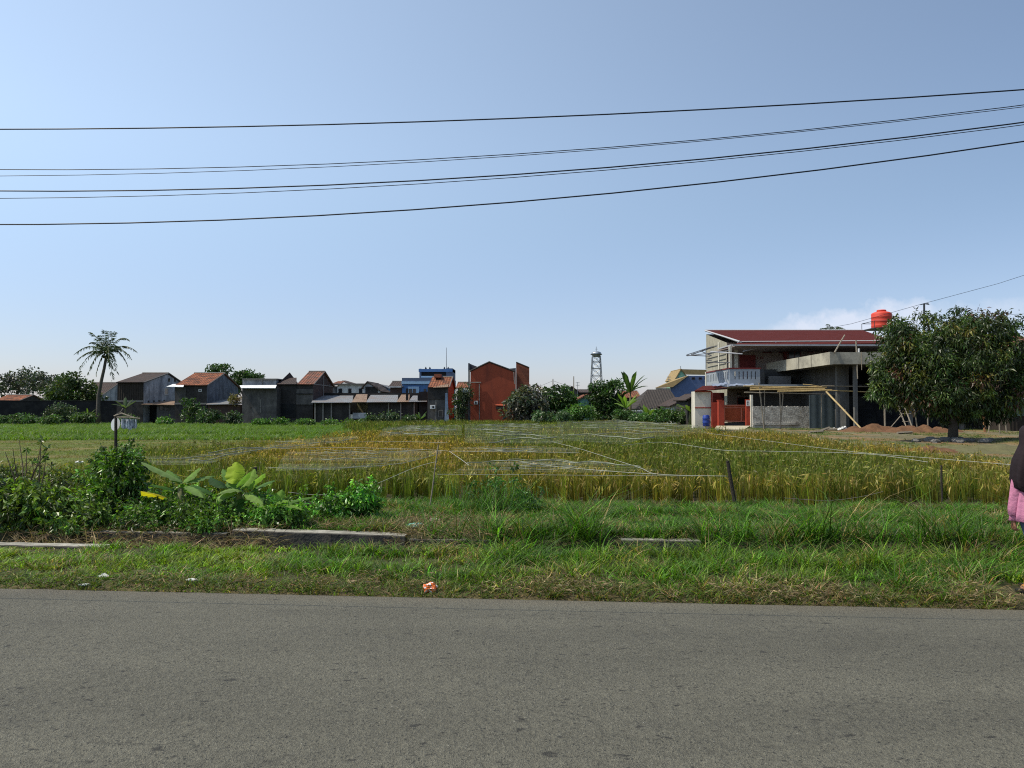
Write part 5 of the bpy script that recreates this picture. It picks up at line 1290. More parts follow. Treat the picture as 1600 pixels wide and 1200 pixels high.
MB().slab([P(806.5, 662, D3), P(806.5, 566, D3), P(827, 574.5, D3), P(827, 600, D3), P(829, 601, D3), P(829, 662, D3)], .2, up=(0, -1, 0)).build('right_parapet', w_redl, t)
capline([(806.5, 566), (827, 574.5)], D3 - .1, w_dark, t, 'parapet_cap', .07)
MB().slab([P(795, 576, D + .5), P(806, 575, D + .5), P(806, 582, D + .5), P(797, 580, D + .5)], .1, up=(0, -1, 0)).build('dark_gusset', w_slate, t)
for pts in ([(733.5, 578), (733.5, 625)], [(735, 597.5), (751.5, 597.5), (751.5, 599)], [(749, 600), (749, 656)], [(803, 581), (804, 600)]): capline(pts, D - .12, capm, t, 'drain_pipe', .045)
o = MB().box(XP(741, D), XP(747, D), D - .5, D - .05, ZP(632, D), ZP(626.5, D)).build('air_conditioner', frame_w, t, bevel=.02)
MB().box(XP(742.5, D), XP(745, D), D - .52, D - .5, ZP(631, D), ZP(627.8, D)).build('fan_grille', dark, o)
MB().slab([P(772, 633, D - .5), P(789, 634, D - .5), P(789, 631.5, D - .02), P(776, 631.5, D - .02)], .08).build('window_canopy', w_red, t)
win_front(t, 775, 787, 635, 639, D)

# middle distance between red building and green house
t = gable_y('brick_house', 'far grey gable roof peeping between trees left of the tower', 884, 902, 110, 8, 611, 604.5, 893.5, w_grey, tile_dk)
gable_x('long_roofed_house', 'long low dark roof stretching behind the tower legs', 900, 925, 115, 8, 613, 609, w_dark, w_dark, tile_dk)
t = gable_y('teal_house', 'small teal house with an orange tiled edge below the tower', 897, 930, 84, 7, 628, 617, 918, w_teal, tile_or, yeR=622)
for (a, b, c_, e) in ((864, 592, 864, 620), (896.5, 588, 896.5, 622)):
    o = MB().tube([P(c_, e, 100), P(a, b, 100)], [.09, .06], 6).build('utility_pole', greywood); o['label'] = 'bare wooden pole rising over the trees ' + ('nearest the red building' if a < 880 else 'just left of the tower'); o['category'] = 'pole'
o = MB().tube([P(830, 609, 100), P(864, 595, 100)], .015, 4).build('service_cable', cabm); tag(o, 'thin wire from the red building to the wooden pole', 'cable')
o = MB().tube([P(864, 595, 100), P(880, 600.5, 100), P(897, 604, 100)], .015, 4).build('service_cable', cabm); tag(o, 'thin wire sagging between the two wooden poles', 'cable')
def antenna(label, px, y0, y1, D):
    t = thing('tv_antenna', label, 'antenna', P(px, y0, D)); MB().tube([P(px, y0, D), P(px, y1, D)], .03, 5).build('pole', metal_g, t)
    mb = MB(); 
    for k, yy in enumerate((y1 + 1, y1 + 5)): 
        mb.tube([P(px - 3, yy, D), P(px + 3, yy, D)], .018, 4)
        for s in (-2.5, -1, 1, 2.5): mb.tube([P(px + s, yy - 1.0, D), P(px + s, yy + 1.0, D)], .012, 4)
    mb.build('aerial', metal_g, t)
antenna('small aerial above roofs between the wooden pole and the tower', 902.5, 620, 597, 100)
antenna('small aerial left of the mint green gable', 1045, 605, 588, 100)

# lattice water tower
D = 145; t = thing('water_tower', 'slender steel lattice tower with a rounded tank on top', 'tower', (XP(932, D), D, 0))
def leg_at(sx, sy, f): # f 0 ground .. 1 top
    hw = 1.35 - .62 * f; return (XP(932, D) + sx * hw, D + sy * hw, f * ZP(557, D))
corners = [(-1, -1), (1, -1), (1, 1), (-1, 1)]
for sx, sy in corners: MB().tube([leg_at(sx, sy, 0), leg_at(sx, sy, 1)], .085, 5).build('leg', metal_g, t)
mb = MB(); lev = [0, .2, .38, .54, .68, .80, .91, 1.0]
for i, f in enumerate(lev):
    for k in range(4):
        a, b = corners[k], corners[(k + 1) % 4]; mb.tube([leg_at(*a, f), leg_at(*b, f)], .055, 4)
        if i < len(lev) - 1: mb.tube([leg_at(*a, f), leg_at(*b, lev[i + 1])], .035, 4); mb.tube([leg_at(*b, f), leg_at(*a, lev[i + 1])], .035, 4)
mb.build('bracing', metal_g, t)
zt = ZP(557, D); mb = MB(); mb.lathe([(0, -.15), (.45, -.12), (.75, .1), (.95, .38), (1.0, .62), (.85, .80), (.45, .98), (.12, 1.05), (0, 1.06)], (XP(932, D), D, zt), 20)
mb.build('tank', mat('tank_steel', (.38, .42, .46), .35, .3, 3, metal=.5, stain=(.06, .07, .08), stain_amt=.8), t, smooth=True)
mb = MB(); mb.lathe([(1.02, .30), (1.12, .34), (1.12, .40), (1.0, .42)], (XP(932, D), D, zt), 20); mb.build('rim', metal_d, t)
mb = MB(); mb.tube([(XP(932, D), D, zt + 1), (XP(932, D), D, ZP(541.5, D))], .04, 5); mb.tube([P(930, 545.5, D), P(934, 545.5, D)], .03, 4); mb.build('lightning_rod', metal_d, t)

# thatched dark roof house and others
D = 82; t = thing('thatched_house', 'long dark steep roofed house behind the banana plants', 'house', (XP(1030, D), D, 0))
MB().box(XP(1004, D), XP(1062, D), D + .4, D + 9, 0, ZP(640, D)).build('wall', w_white, t)
za, zb_ = ZP(639, D - .3), ZP(608.5, D + 4.5)
mb = MB(); A = [(XP(994, D), D - .3, za), (XP(1068, D), D - .3, za), (XP(1068, D), D + 9.5, za), (XP(994, D), D + 9.5, za), (XP(1013, D + 4), D + 4.5, zb_), (XP(1048, D + 4), D + 4.5, zb_)]
mb.add(A, [(0, 1, 5, 4), (1, 2, 5), (2, 3, 4, 5), (3, 0, 4), (0, 3, 2, 1)]); mb.build('roof', mat('dark_thatch', (.045, .038, .034), .95, .35, 4, bump=.8, bscale=9, corr=('X', .3), corr_amt=.8), t)
MB().box(XP(984, D), XP(1025, D), D - 1.6, D - .6, za - .25, za - .12).build('eave_sheet', tin_white, t)
gable_x('tiled_house', 'low orange roofed house left of the dark thatched roof', 972, 1000, 95, 6, 621, 611, w_dark, w_dark, tile_or)
gable_y('pale_house', 'dark roofed pale house close to the white gate wall', 1050, 1090, 76, 8, 634, 621, 1080, w_white, tile_dk, yeR=630)
D = 100; t = gable_y('mint_house', 'tall mint green gabled house with an ochre roof behind the blue wall', 1056, 1075, D, 6, 591, 577.5, 1064, w_mint, mat('ochre_roof', (.28, .20, .09), .8, .2, 3, corr=('Y', .3)), oh=.2)
MB().slab([(XP(1064, D), D - .3, ZP(577, D)), (XP(1106, D), D - .3, ZP(578, D)), (XP(1110, D), D - .3, ZP(586, D)), (XP(1072, D), D - .3, ZP(585.5, D))], .1, up=(0, -1, 0)).build('front_roof', MATS['ochre_roof'], t)
win_front(t, 1059, 1062, 589, 592, D, frame_w); win_front(t, 1067, 1070, 588, 591, D, frame_w)
MB().tube([P(1063.5, 578, D), P(1063.5, 572, D)], .03, 4).build('finial', metal_d, t)
D = 94; t = thing('blue_house', 'dusky blue house with a sloping ochre roof edge below the mint gable', 'house', (XP(1080, D), D, 0))
MB().slab([(XP(1048, D), D, -.1), (XP(1108, D), D, -.1), (XP(1108, D), D, ZP(587, D)), (XP(1074, D), D, ZP(587, D)), (XP(1048, D), D, ZP(603, D))], .3, up=(0, -1, 0)).build('wall', w_dblue, t)
MB().slab([(XP(1022, D), D - .5, ZP(606.5, D)), (XP(1050, D), D - .5, ZP(605, D)), (XP(1076, D), D - .3, ZP(586.5, D)), (XP(1060, D), D + 3, ZP(592, D))], .12).build('roof', MATS['ochre_roof'], t)
MB().box(XP(1025, D), XP(1048, D), D, D + 5, -.1, ZP(606.5, D)).build('wing_wall', w_white, t)
for a in (1081, 1092, 1101): win_front(t, a, a + 5, 589.5, 593, D - .0, frame_d)
gable_y('tiled_house', 'small dark roof corner between blue house and white gate wall', 1075, 1092, 70, 5, 624, 616, 1090, w_dark, tile_dk)

# ================================================================ RED ROOFED HOUSE (right)
cream = mat('cream_wall', (.60, .57, .48), .85, .1, 1.6, bump=.1, stain=(.34, .31, .25), stain_amt=.5, streak=True)
pinkw = mat('pinkish_wall', (.27, .215, .19), .85, .12, 1.6, stain=(.2, .16, .15), stain_amt=.5, streak=True)
roof_m = mat('maroon_sheet_roof', (.075, .015, .012), .85, .18, 2, spec=.08, corr=('X', .22), corr_amt=.5, stain=(.09, .02, .018), stain_amt=.6)
maroon = mat('maroon_paint', (.15, .02, .018), .6, .15, 3)
redp = mat('red_gate_paint', (.31, .045, .024), .75, .22, 3, stain=(.22, .03, .02), stain_amt=.5)
gatem = mat('gate_planks', (.34, .075, .03), .6, .15, 3, corr=('X', .09), corr_amt=1.0)
balus = mat('grey_balustrade', (.30, .33, .36), .8, .1, 2, stain=(.25, .27, .3), stain_amt=.4)
gutm = mat('pale_gutter', (.36, .36, .37), .5, .1, 3)
t = thing('red_roofed_house', 'two storey house with a maroon sheet roof and slotted balcony', 'house', (25, 66, .3))
XL, XR, DF, DB = 18.5, 33.0, 66.0, 73.0
mb = MB(); mb.cur = 0
zf, zbk = 7.35, 8.75
mb.add([(XL, DF, .2), (XR, DF, .2), (XR, DF, zf), (XL, DF, zf)], [(0, 1, 2, 3)]); mb.cur = 1
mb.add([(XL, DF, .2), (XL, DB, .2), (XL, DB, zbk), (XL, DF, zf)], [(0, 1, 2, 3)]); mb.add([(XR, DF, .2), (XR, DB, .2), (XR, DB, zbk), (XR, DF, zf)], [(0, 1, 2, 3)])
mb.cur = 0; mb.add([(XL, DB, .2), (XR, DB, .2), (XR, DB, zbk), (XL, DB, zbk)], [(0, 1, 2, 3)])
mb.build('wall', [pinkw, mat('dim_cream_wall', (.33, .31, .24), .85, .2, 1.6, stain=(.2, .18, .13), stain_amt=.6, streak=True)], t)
mb = MB(); mb.slab([(18.45, 61.8, ZP(533, 61.8)), (30.6, 61.8, ZP(531.5, 61.8)), (33.6, 73.3, ZP(516, 73.3)), (18.6, 73.3, ZP(516, 73.3))], .10)
ro = mb.build('roof', roof_m, t)
mb = MB(); mb.tube([(18.40, 61.75, ZP(534, 61.8)), (30.6, 61.75, ZP(532.5, 61.8))], .05, 4); mb.tube([(18.36, 61.75, ZP(534, 61.8)), (18.5, 73.35, ZP(516.5, 73.3))], .08, 4); mb.tube([(18.5, 73.35, ZP(515.8, 73.3)), (33.6, 73.35, ZP(515.8, 73.3))], .06, 4)
mb.build('fascia', gutm, ro)
ro2 = MB().slab([(17.5, 60.3, ZP(539.5, 60.3)), (29.6, 60.3, ZP(536, 60.3)), (30.0, 62.6, ZP(530.5, 62.6)), (18.6, 62.6, ZP(533.5, 62.6))], .06).build('lower_roof', roof_m, t)
mb = MB(); mb.box(17.3, 29.7, 60.12, 60.3, ZP(540.5, 60.2), ZP(538.2, 60.2)); mb.build('gutter', gutm, ro2)
mb = MB()
for k in range(5): mb.box(18.4 + k * 2.8, 18.5 + k * 2.8, 61.7, 62.6, ZP(535, 61.8) - .02, ZP(533.4, 61.8))
mb.box(XL + .0, XP(1122, 66), 61.9, 66, ZP(539, 61.9) - .05, ZP(538, 61.9)); mb.build('rafter', gutm, ro)
MB().box(17.6, 32.8, 60.6, 66.0, ZP(540.8, 60.6) - .04, ZP(540.3, 60.6)).build('ceiling', pinkw, t)
# openings on the upper wall
def rect(name, x0, x1, y0, y1, D, m_, root, pr=.05, label=None):
    o = MB().box(XP(x0, D), XP(x1, D), D - pr, D + .01, ZP(y1, D), ZP(y0, D)).build(name, m_, root)
    if label: o['label'] = label
    return o
d_ = rect('door', 1156, 1181, 555, 600, DF, maroon, t, .06, 'dark maroon double door on the balcony')
MB().tube([P(1168, 580, 65.9), P(1168, 577, 65.9)], .03, 5).build('handle', metal_g, d_)
win_front(t, 1193, 1207, 545.5, 551.5, DF, maroon); win_front(t, 1218, 1232, 545.5, 552, DF, maroon); win_front(t, 1262, 1272, 545, 551, DF, maroon)
rect('column', 1225, 1229.5, 540, 562, DF, maroon, t, .2); rect('column', 1289, 1294, 540, 562, DF, maroon, t, .2)
win_front(t, 1232, 1252, 547, 560, DF, maroon, mull=True, label='wide window with maroon frame above the concrete parapet'); win_front(t, 1320, 1345, 545, 556, DF, maroon)
mb = MB()
for px in range(1236, 1290, 7): mb.box(XP(px, DF), XP(px + 2, DF), DF - .03, DF + .0, ZP(550, DF), ZP(544.5, DF))
for px in (1184, 1188, 1191): mb.box(XP(px, DF), XP(px + 1.5, DF), DF - .02, DF, ZP(561, DF), ZP(557.5, DF))
mb.build('vent_block', maroon, t)
MB().box(XP(1140.0, 61.2), XP(1143.5, 61.2), 61.1, 61.35, ZP(600, 61), ZP(540.5, 61)).build('column', cream, t)
MB().box(XP(1149, 64), XP(1153, 64), 63.9, 64.1, ZP(590, 64), ZP(540.5, 64)).build('column', cream, t)
mb = MB()
for z_ in (548, 556, 563, 570): mb.box(XL - .06, XL - .005, 66.3, 72.5, ZP(z_, 69) - .04, ZP(z_, 69))
mb.build('wall_batten', capm, t)
MB().box(XL - .08, XL - .002, 68.3, 68.6, 3.5, 7.6).build('corner_strip', cream, t)
# balcony
fl = MB().box(17.0, 30, 60.0, 65.99, ZP(604.5, 60), ZP(600.5, 60)).build('balcony_floor', balus, t)
bal = thing_b = None
mb = MB(); zb0, zb1 = ZP(600.5, 60) + .003, ZP(576.5, 60)
def slotted(mb, along, fixed, a0, a1, slots, th=.10):
    # along 'X' (front) or 'Y' (side); slots: list of (start, end)
    zs0, zs1 = zb0 + (zb1 - zb0) * .33, zb0 + (zb1 - zb0) * .84
    def bx_(u0, u1, z0_, z1_):
        if along == 'X': mb.box(u0, u1, fixed, fixed + th, z0_, z1_)
        else: mb.box(fixed, fixed + th, u0, u1, z0_, z1_)
    bx_(a0, a1, zb0, zs0); bx_(a0, a1, zs1, zb1)
    e = a0
    for s0, s1 in slots: bx_(e, s0, zs0, zs1); e = s1
    bx_(e, a1, zs0, zs1)
slotted(mb, 'X', 60.0, 17.10, 19.4, [(17.40 + k * .32, 17.49 + k * .32) for k in range(6)])
slotted(mb, 'Y', 17.0, 60.0, 67.2, [(60.5 + k * .52, 60.66 + k * .52) for k in range(13)])
o = mb.build('balustrade', balus, t)
MB().box(16.95, 19.45, 59.95, 60.14, zb1 + .002, zb1 + .1).box(16.95, 17.14, 60.145, 67.25, zb1 + .002, zb1 + .1).build('hand_rail', maroon, o)
MB().box(16.93, 17.03, 67.05, 67.3, ZP(604, 67), zb1 + .1).build('end_post', cream, t)
# canopy frame on the left side
mb = MB(); q = [P(1072, 556, 62), P(1112, 543, 64), P(1150, 541, 61), P(1075, 554.5, 60.5)]
a, b, c_, e = P(1073, 554.5, 61), P(1113, 541.5, 63), P(1140, 545, 60.5), P(1073, 556, 60.5)
for u_, w_ in ((a, b), (e, P(1140, 548, 60.5)), (P(1080, 554, 61.5), P(1120, 541, 64)), (P(1096, 549, 60.7), P(1112, 556, 60.7)), (P(1072, 555, 60.5), P(1110, 556.5, 60.6)), (P(1083, 551.5, 60.6), P(1083, 556, 60.6)), (P(1103, 546, 60.7), P(1103, 577, 60.7)), (P(1104, 566, 60.7), P(1140, 566.5, 60.7)), (P(1104, 563, 60.7), P(1112, 563, 60.7))): mb.tube([u_, w_], .035, 4)
cf = mb.build('canopy_frame', metal_g, t)
MB().slab([P(1080, 555, 60.6), P(1100, 546, 60.8), P(1122, 538.5, 63.5), P(1104, 545, 65)], .03).build('canopy_sheet', tin, cf)
MB().slab([P(1110, 548.5, 60.3), P(1160, 551.8, 60.3), P(1160, 553, 60.0), P(1110, 549.8, 60.0)], .04, up=(0, -1, 0)).build('awning_bar', gutm, cf)
MB().tube([P(1161, 549, 60.2), P(1187, 543, 62)], .035, 4).build('awning_pole', gutm, cf)
# ground floor behind the gate
win_front(t, 1152, 1172, 621, 640, DF, maroon, 'doorway')
mb = MB()
for px in (1152, 1156): mb.box(XP(px, DF), XP(px + 2, DF), DF - .03, DF - .005, ZP(617, DF), ZP(613.5, DF))
mb.build('vent_hole', dark, t)
# tarp canopy
t = thing('tarp_canopy', 'sagging blue grey tarpaulin sheet stretched below the balcony', 'tarpaulin', (17.2, 60, 3.4))
pts = []; k = 22
for i in range(k + 1):
    px = 1112 + 66 * i / k; yy = 602.5 + .7 * math.sin(i * .8) + .5 * math.sin(i * 2.3) + (-2.0 if 6 < i < 9 else 0)
    for j in range(4): pts.append(P(px, yy - j * 1.2, 59.2 + j * .35))
MB().add(pts, [(i * 4 + j, i * 4 + j + 1, i * 4 + j + 5, i * 4 + j + 4) for i in range(k) for j in range(3)]).build('sheet', mat('blue_grey_tarp', (.20, .24, .32), .55, .3, 3), t, smooth=True)
MB().tube([P(1128, 605, 59.25), P(1174, 604, 59.25)], .03, 4).build('batten', greywood, t)

# gate lodge wall, gate, pillars
t = thing('gate_lodge', 'white washed lodge with a red stripe and maroon sheet roof', 'outbuilding', (15, 60, .3))
MB().box(XP(1086, 60), XP(1111.5, 60), 60, 61.2, .1, ZP(611.5, 60)).build('wall', cream, t)
MB().box(XP(1085.6, 60), XP(1112, 60), 59.95, 59.998, ZP(637.8, 60), ZP(636.2, 60)).box(XP(1085.6, 60), XP(1112, 60), 59.95, 59.998, ZP(612, 60) - .02, ZP(610.5, 60)).box(XP(1111, 60), XP(1112.5, 60), 59.95, 60, .2, ZP(612.1, 60) - .03).build('red_trim', redp, t)
MB().slab([P(1085, 610.5, 59.6), P(1136, 607, 59.6), P(1136, 601, 63), P(1098, 603, 63)], .06).build('roof', roof_m, t)
MB().box(XP(1112.6, 60), XP(1114, 60), 60.1, 65, .1, ZP(610, 60) - .1).box(XP(1114, 64), XP(1132, 64), 64, 64.1, .1, 3).build('inner_wall', maroon, t)
t = thing('gate', 'red plank sliding gate between two red pillars', 'gate', (17.3, 59.5, .3))
X0, X1, z0, z1 = XP(1131.5, 59.5), XP(1165, 59.5), ZP(659, 59.5), ZP(632.5, 59.5)
MB().box(X0 + .07, X1 - .05, 59.5, 59.54, z0 + .08, z1 - .22).build('planks', gatem, t)
mb = MB(); mb.box(X0, X1, 59.46, 59.56, z1 - .07, z1); mb.box(X0, X1, 59.47, 59.55, z1 - .26, z1 - .21); mb.box(X0, X1, 59.46, 59.56, z0, z0 + .07); mb.box(X0, X0 + .06, 59.46, 59.56, z0 + .07, z1 - .07); mb.box(X0 + 1.28, X0 + 1.35, 59.455, 59.5, z0 + .07, z1 - .26)
mb.build('frame', mat('gate_frame', (.36, .12, .08), .5, .15, 3), t)
MB().box(X0 + .07, X1 - .05, 59.49, 59.55, z1 - .205, z1 - .075).build('top_panel', gatem, t)
MB().tube([(X0 + 1.5, 59.43, z0 + .2), (X0 + 1.5, 59.43, z1 - .5)], .02, 5).build('latch', metal_d, t)
MB().box(X0 - .1, X1, 59.6, 59.75, .2, ZP(661, 59.6)).build('gap_strip', mat('dark_strip', (.04, .045, .05), .8, .2, 3), t)  # dark strip filling the gap below the gate
o = MB().box(XP(1112, 59.7), XP(1124, 59.7), 59.6, 59.8, .2, ZP(628.5, 59.7)).box(XP(1121.5, 59.4), XP(1130, 59.4), 59.1, 59.58, .2, ZP(626, 59.4)).box(XP(1120.8, 59.4), XP(1127, 59.4), 59.05, 59.6, ZP(626, 59.4), ZP(624.8, 59.4)).build('gate_pillar', redp); tag(o, 'red gate pillar with a wing wall beside the blue barrel', 'pillar')
t = thing('gate_pillar', 'red gate pillar carrying a small white notice plate', 'pillar', (18.4, 59.3, .3))
MB().box(XP(1165.5, 59.2), XP(1172, 59.2), 59.1, 59.5, .2, ZP(624, 59.2)).build('shaft', redp, t)
pl = MB().box(XP(1166, 59.1), XP(1171.6, 59.1), 59.04, 59.09, ZP(634.5, 59.1), ZP(625.5, 59.1)).build('notice_plate', frame_w, t)
mb = MB(); mb.box(XP(1167.5, 59.0), XP(1170, 59.0), 59.03, 59.038, ZP(629, 59), ZP(627.5, 59)); mb.box(XP(1168, 59.0), XP(1169.5, 59.0), 59.03, 59.038, ZP(632.5, 59), ZP(630.5, 59)); mb.build('print', metal_d, pl)
o = MB().box(XP(1172.6, 59), XP(1176, 59), 58.9, 59.15, .1, ZP(617, 59)).build('post', cream); tag(o, 'cream painted post between the gate and the rough wall', 'post')
# barrel
pc = P(1103.5, 665.5, 58.5); zb = ZP(666, 58.5)
t = thing('barrel', 'blue plastic barrel standing against the white lodge wall', 'barrel', (pc.x, 58.5, zb))
blu = mat('blue_plastic', (.01, .035, .22), .4, .15, 3, spec=.5)
MB().lathe([(0, 0), (.23, 0), (.26, .06), (.27, .25), (.285, .28), (.27, .31), (.27, .56), (.285, .59), (.27, .62), (.26, .78), (.22, .83), (0, .83)], (pc.x, 58.5, zb), 20).build('body', blu, t, smooth=True)
MB().lathe([(0, .831), (.20, .831), (.20, .86), (0, .865)], (pc.x, 58.5, zb), 16).build('lid', blu, t)
# concrete apron
o = MB().slab([(XP(1122, 58.5), 58.9, .37), (XP(1172, 58.9), 58.9, .37), (XP(1172, 53), 54.5, .20), (XP(1118, 54), 54.5, .20)], .12).build('driveway', mat('pale_concrete', (.42, .38, .28), .9, .15, 2, stain=(.25, .2, .12), stain_amt=.5)); tag(o, 'pale concrete apron in front of the red gate', kind='structure')
# rough wall
rough = mat('rough_mortar', (.42, .40, .36), .95, .28, 5, bump=1.0, bscale=9, stain=(.12, .10, .085), stain_amt=.75, stain_scale=2.2)
t = thing('rough_wall', 'rough mortar covered low wall with raw red brick end', 'wall', (20, 57, .1))
r_ = np.random.default_rng(9); mb = MB(); xs_ = np.linspace(XP(1176, 57), XP(1269, 57), 40)
top = [ZP(635, 57) + r_.normal(0, .018) for _ in xs_]
for i in range(39):
    mb.add([(xs_[i], 57, -.1), (xs_[i + 1], 57, -.1), (xs_[i + 1], 57, top[i + 1]), (xs_[i], 57, top[i]), (xs_[i], 57.18, -.1), (xs_[i + 1], 57.18, -.1), (xs_[i + 1], 57.18, top[i + 1]), (xs_[i], 57.18, top[i])], [(0, 1, 2, 3), (4, 7, 6, 5), (3, 2, 6, 7)])
mb.add([(xs_[0], 57, -.1), (xs_[0], 57.18, -.1), (xs_[0], 57.18, top[0]), (xs_[0], 57, top[0])], [(0, 1, 2, 3)])
mb.build('wall', rough, t)
mb = MB()
for k in range(24):
    w_ = .13 if k % 2 else .22; mb.box(xs_[-1] + .003, xs_[-1] + w_, 56.99, 57.17, .1 + k * .072, .1 + k * .072 + .06)
mb.build('brick_end', mat('raw_brick', (.24, .07, .04), .9, .3, 9), t)
MB().box(XP(1178, 56.9), XP(1247, 56.9), 56.9, 56.998, ZP(664, 56.9), ZP(660.5, 56.9)).build('plinth', rough, t)

# ================================================================ UNFINISHED CONCRETE BUILDING
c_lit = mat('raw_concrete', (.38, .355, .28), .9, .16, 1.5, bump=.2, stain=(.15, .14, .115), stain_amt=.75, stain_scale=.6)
c_drk = mat('shaded_concrete', (.075, .075, .072), .9, .3, 1.2, bump=.2, stain=(.05, .05, .05), stain_amt=.8, stain_scale=.7, streak=True)  # darkened copy of the raw concrete, shade under the slab put into its colour
t = thing('unfinished_building', 'unfinished concrete building with a raw parapet jutting over the yard', 'building', (26, 58, .2))
zp1, zp0 = ZP(549.8, 52), ZP(569.5, 52)
mb = MB(); mb.box(21.55, 21.73, 52, 65, zp0, zp1); mb.box(21.73, 34, 52, 52.18, zp0 + .02, zp1 - .02)
mb.build('parapet', c_lit, t)
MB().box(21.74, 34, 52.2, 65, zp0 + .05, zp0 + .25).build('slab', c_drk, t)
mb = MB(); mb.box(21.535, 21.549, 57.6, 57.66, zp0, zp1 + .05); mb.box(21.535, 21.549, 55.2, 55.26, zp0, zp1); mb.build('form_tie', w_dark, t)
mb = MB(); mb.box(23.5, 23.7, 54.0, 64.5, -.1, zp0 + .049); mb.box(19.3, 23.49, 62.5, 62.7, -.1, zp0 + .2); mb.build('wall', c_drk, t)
MB().box(23.71, 36, 62.5, 62.7, -.1, zp0 + .04).build('rear_wall', w_blk, t)  # near black colour stands in for the deep shade at the back
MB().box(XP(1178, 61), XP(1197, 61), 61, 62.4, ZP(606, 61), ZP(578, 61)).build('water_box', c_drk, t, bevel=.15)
MB().box(XP(1200, 61.8), XP(1235, 61.8), 61.6, 62.4, ZP(600, 61.8), ZP(588, 61.8)).build('ledge', mat('band_concrete', (.16, .155, .15), .9, .2, 3), t)
MB().box(XP(1270, 55), XP(1310, 55), 55.6, 55.68, .25, ZP(617, 55.6)).build('panel', mat('blue_grey_sheet', (.065, .085, .095), .7, .2, 2, corr=('X', .6), corr_amt=.4, stain=(.07, .09, .1), stain_amt=.6, streak=True), t)
MB().box(XP(1306.5, 53.9), XP(1311, 53.9), 53.7, 53.98, -.1, zp0 + .04).build('column', mat('column_concrete', (.10, .10, .095), .9, .2, 2), t)
MB().box(XP(1334.5, 52.6), XP(1339.5, 52.6), 52.5, 52.75, -.1, zp0 + .03).build('column', MATS['column_concrete'], t)
MB().box(XP(1420, 52.6), XP(1425, 52.6), 52.5, 52.75, -.1, zp0 + .03).build('column', MATS['column_concrete'], t)
MB().box(XP(1500, 52.6), XP(1505, 52.6), 52.5, 52.75, -.1, zp0 + .03).build('column', MATS['column_concrete'], t)
MB().box(23.72, 34, 56.5, 56.7, -.1, 2.6).box(26.5, 34, 57.2, 57.4, 2.6, zp0 + .04).build('inner_wall', w_blk, t)  # walls coloured near black in place of the deep shade indoors
for (px, D_, lb) in ((1264, 61, ''),):
    pass
# scaffold
t = thing('bamboo_scaffold', 'bamboo scaffold platform lashed along the front of the unfinished building', 'scaffold', (20.5, 53.6, .2))
rb = random.Random(4)
def bam(name, a, b, r, root, m_=None, lab=None): 
    return MB().tube([a, a.lerp(b, .5) + Vector((0, 0, rb.uniform(-.03, .03))), b], [r, r * .92, r * .8], 6).build(name, m_ or bamboo, root)
for (x0, y0, x1, y1, dd, r) in ((1162, 603, 1292, 605, 0, .05), (1172, 606.5, 1290, 603.5, .2, .05), (1172, 609, 1289, 607, -.1, .055), (1182, 608, 1300, 609, .3, .05), (1215, 611.5, 1291, 609.5, -.15, .06), (1230, 609.5, 1296, 610.5, .1, .05), (1255, 600.5, 1280, 603.5, .1, .035), (1289, 610, 1358, 612.5, 0, .045)):
    bam('bamboo_rail', P(x0, y0, 53.5 + dd), P(x1, y1, 53.5 + dd), r, t)
for (x0, y0, x1, y1, dd, r) in ((1163, 613, 1190, 614, -.1, .05), (1190, 613, 1290, 615.5, 0, .04), (1284, 603, 1360, 604, .1, .04)):
    bam('bamboo_rail', P(x0, y0, 53.4 + dd), P(x1, y1, 53.4 + dd), r, t, greywood)
for (x0, y0, x1, y1, r) in ((1186, 598, 1194, 668, .05), (1194.5, 607, 1195, 670, .035), (1218.5, 612, 1220, 672, .04), (1224, 612, 1219, 672, .04), (1283.5, 615, 1283.5, 672, .04), (1249, 634, 1256, 673, .02)):
    a, b = P(x0, y0, 53.6), P(x1, y1, 53.6); b.z = gzf(b.x, 53.6) - .05
    bam('bamboo_pole', a, b, r, t, greywood)
a, b = P(1291, 612, 53.2), P(1349, 678, 50.0); b.z = gzf(b.x, b.y)
o = bam('bamboo_pole', a, b, .065, None); tag(o, 'thick yellow bamboo leaning from the scaffold down to the dirt', 'bamboo pole')
o = bam('timber_stick', P(1304, 551, 51.9), P(1320, 523.5, 52.6), .055, None, greywood); tag(o, 'short timber stick leaning on the parapet against the maroon roof', 'stick')
a = P(1337.5, 532, 52.3); b = P(1340, 592, 51.9); o = bam('timber_stick', a, b, .045, None, greywood); tag(o, 'upright grey pole tied to the parapet front by the pipe', 'pole')
o = MB().tube([P(1342, 560, 52.1), P(1342, 544.5, 52.1)], .07, 8).build('pipe_stub', frame_w); tag(o, 'short white pipe stub standing on the parapet edge', 'pipe')
a = P(1346, 550, 51.9); b = P(1346.5, 578, 51.9); o = bam('timber_stick', a, b, .03, None, greywood); tag(o, 'short thin rod hanging on the parapet next to the white pipe', 'stick')
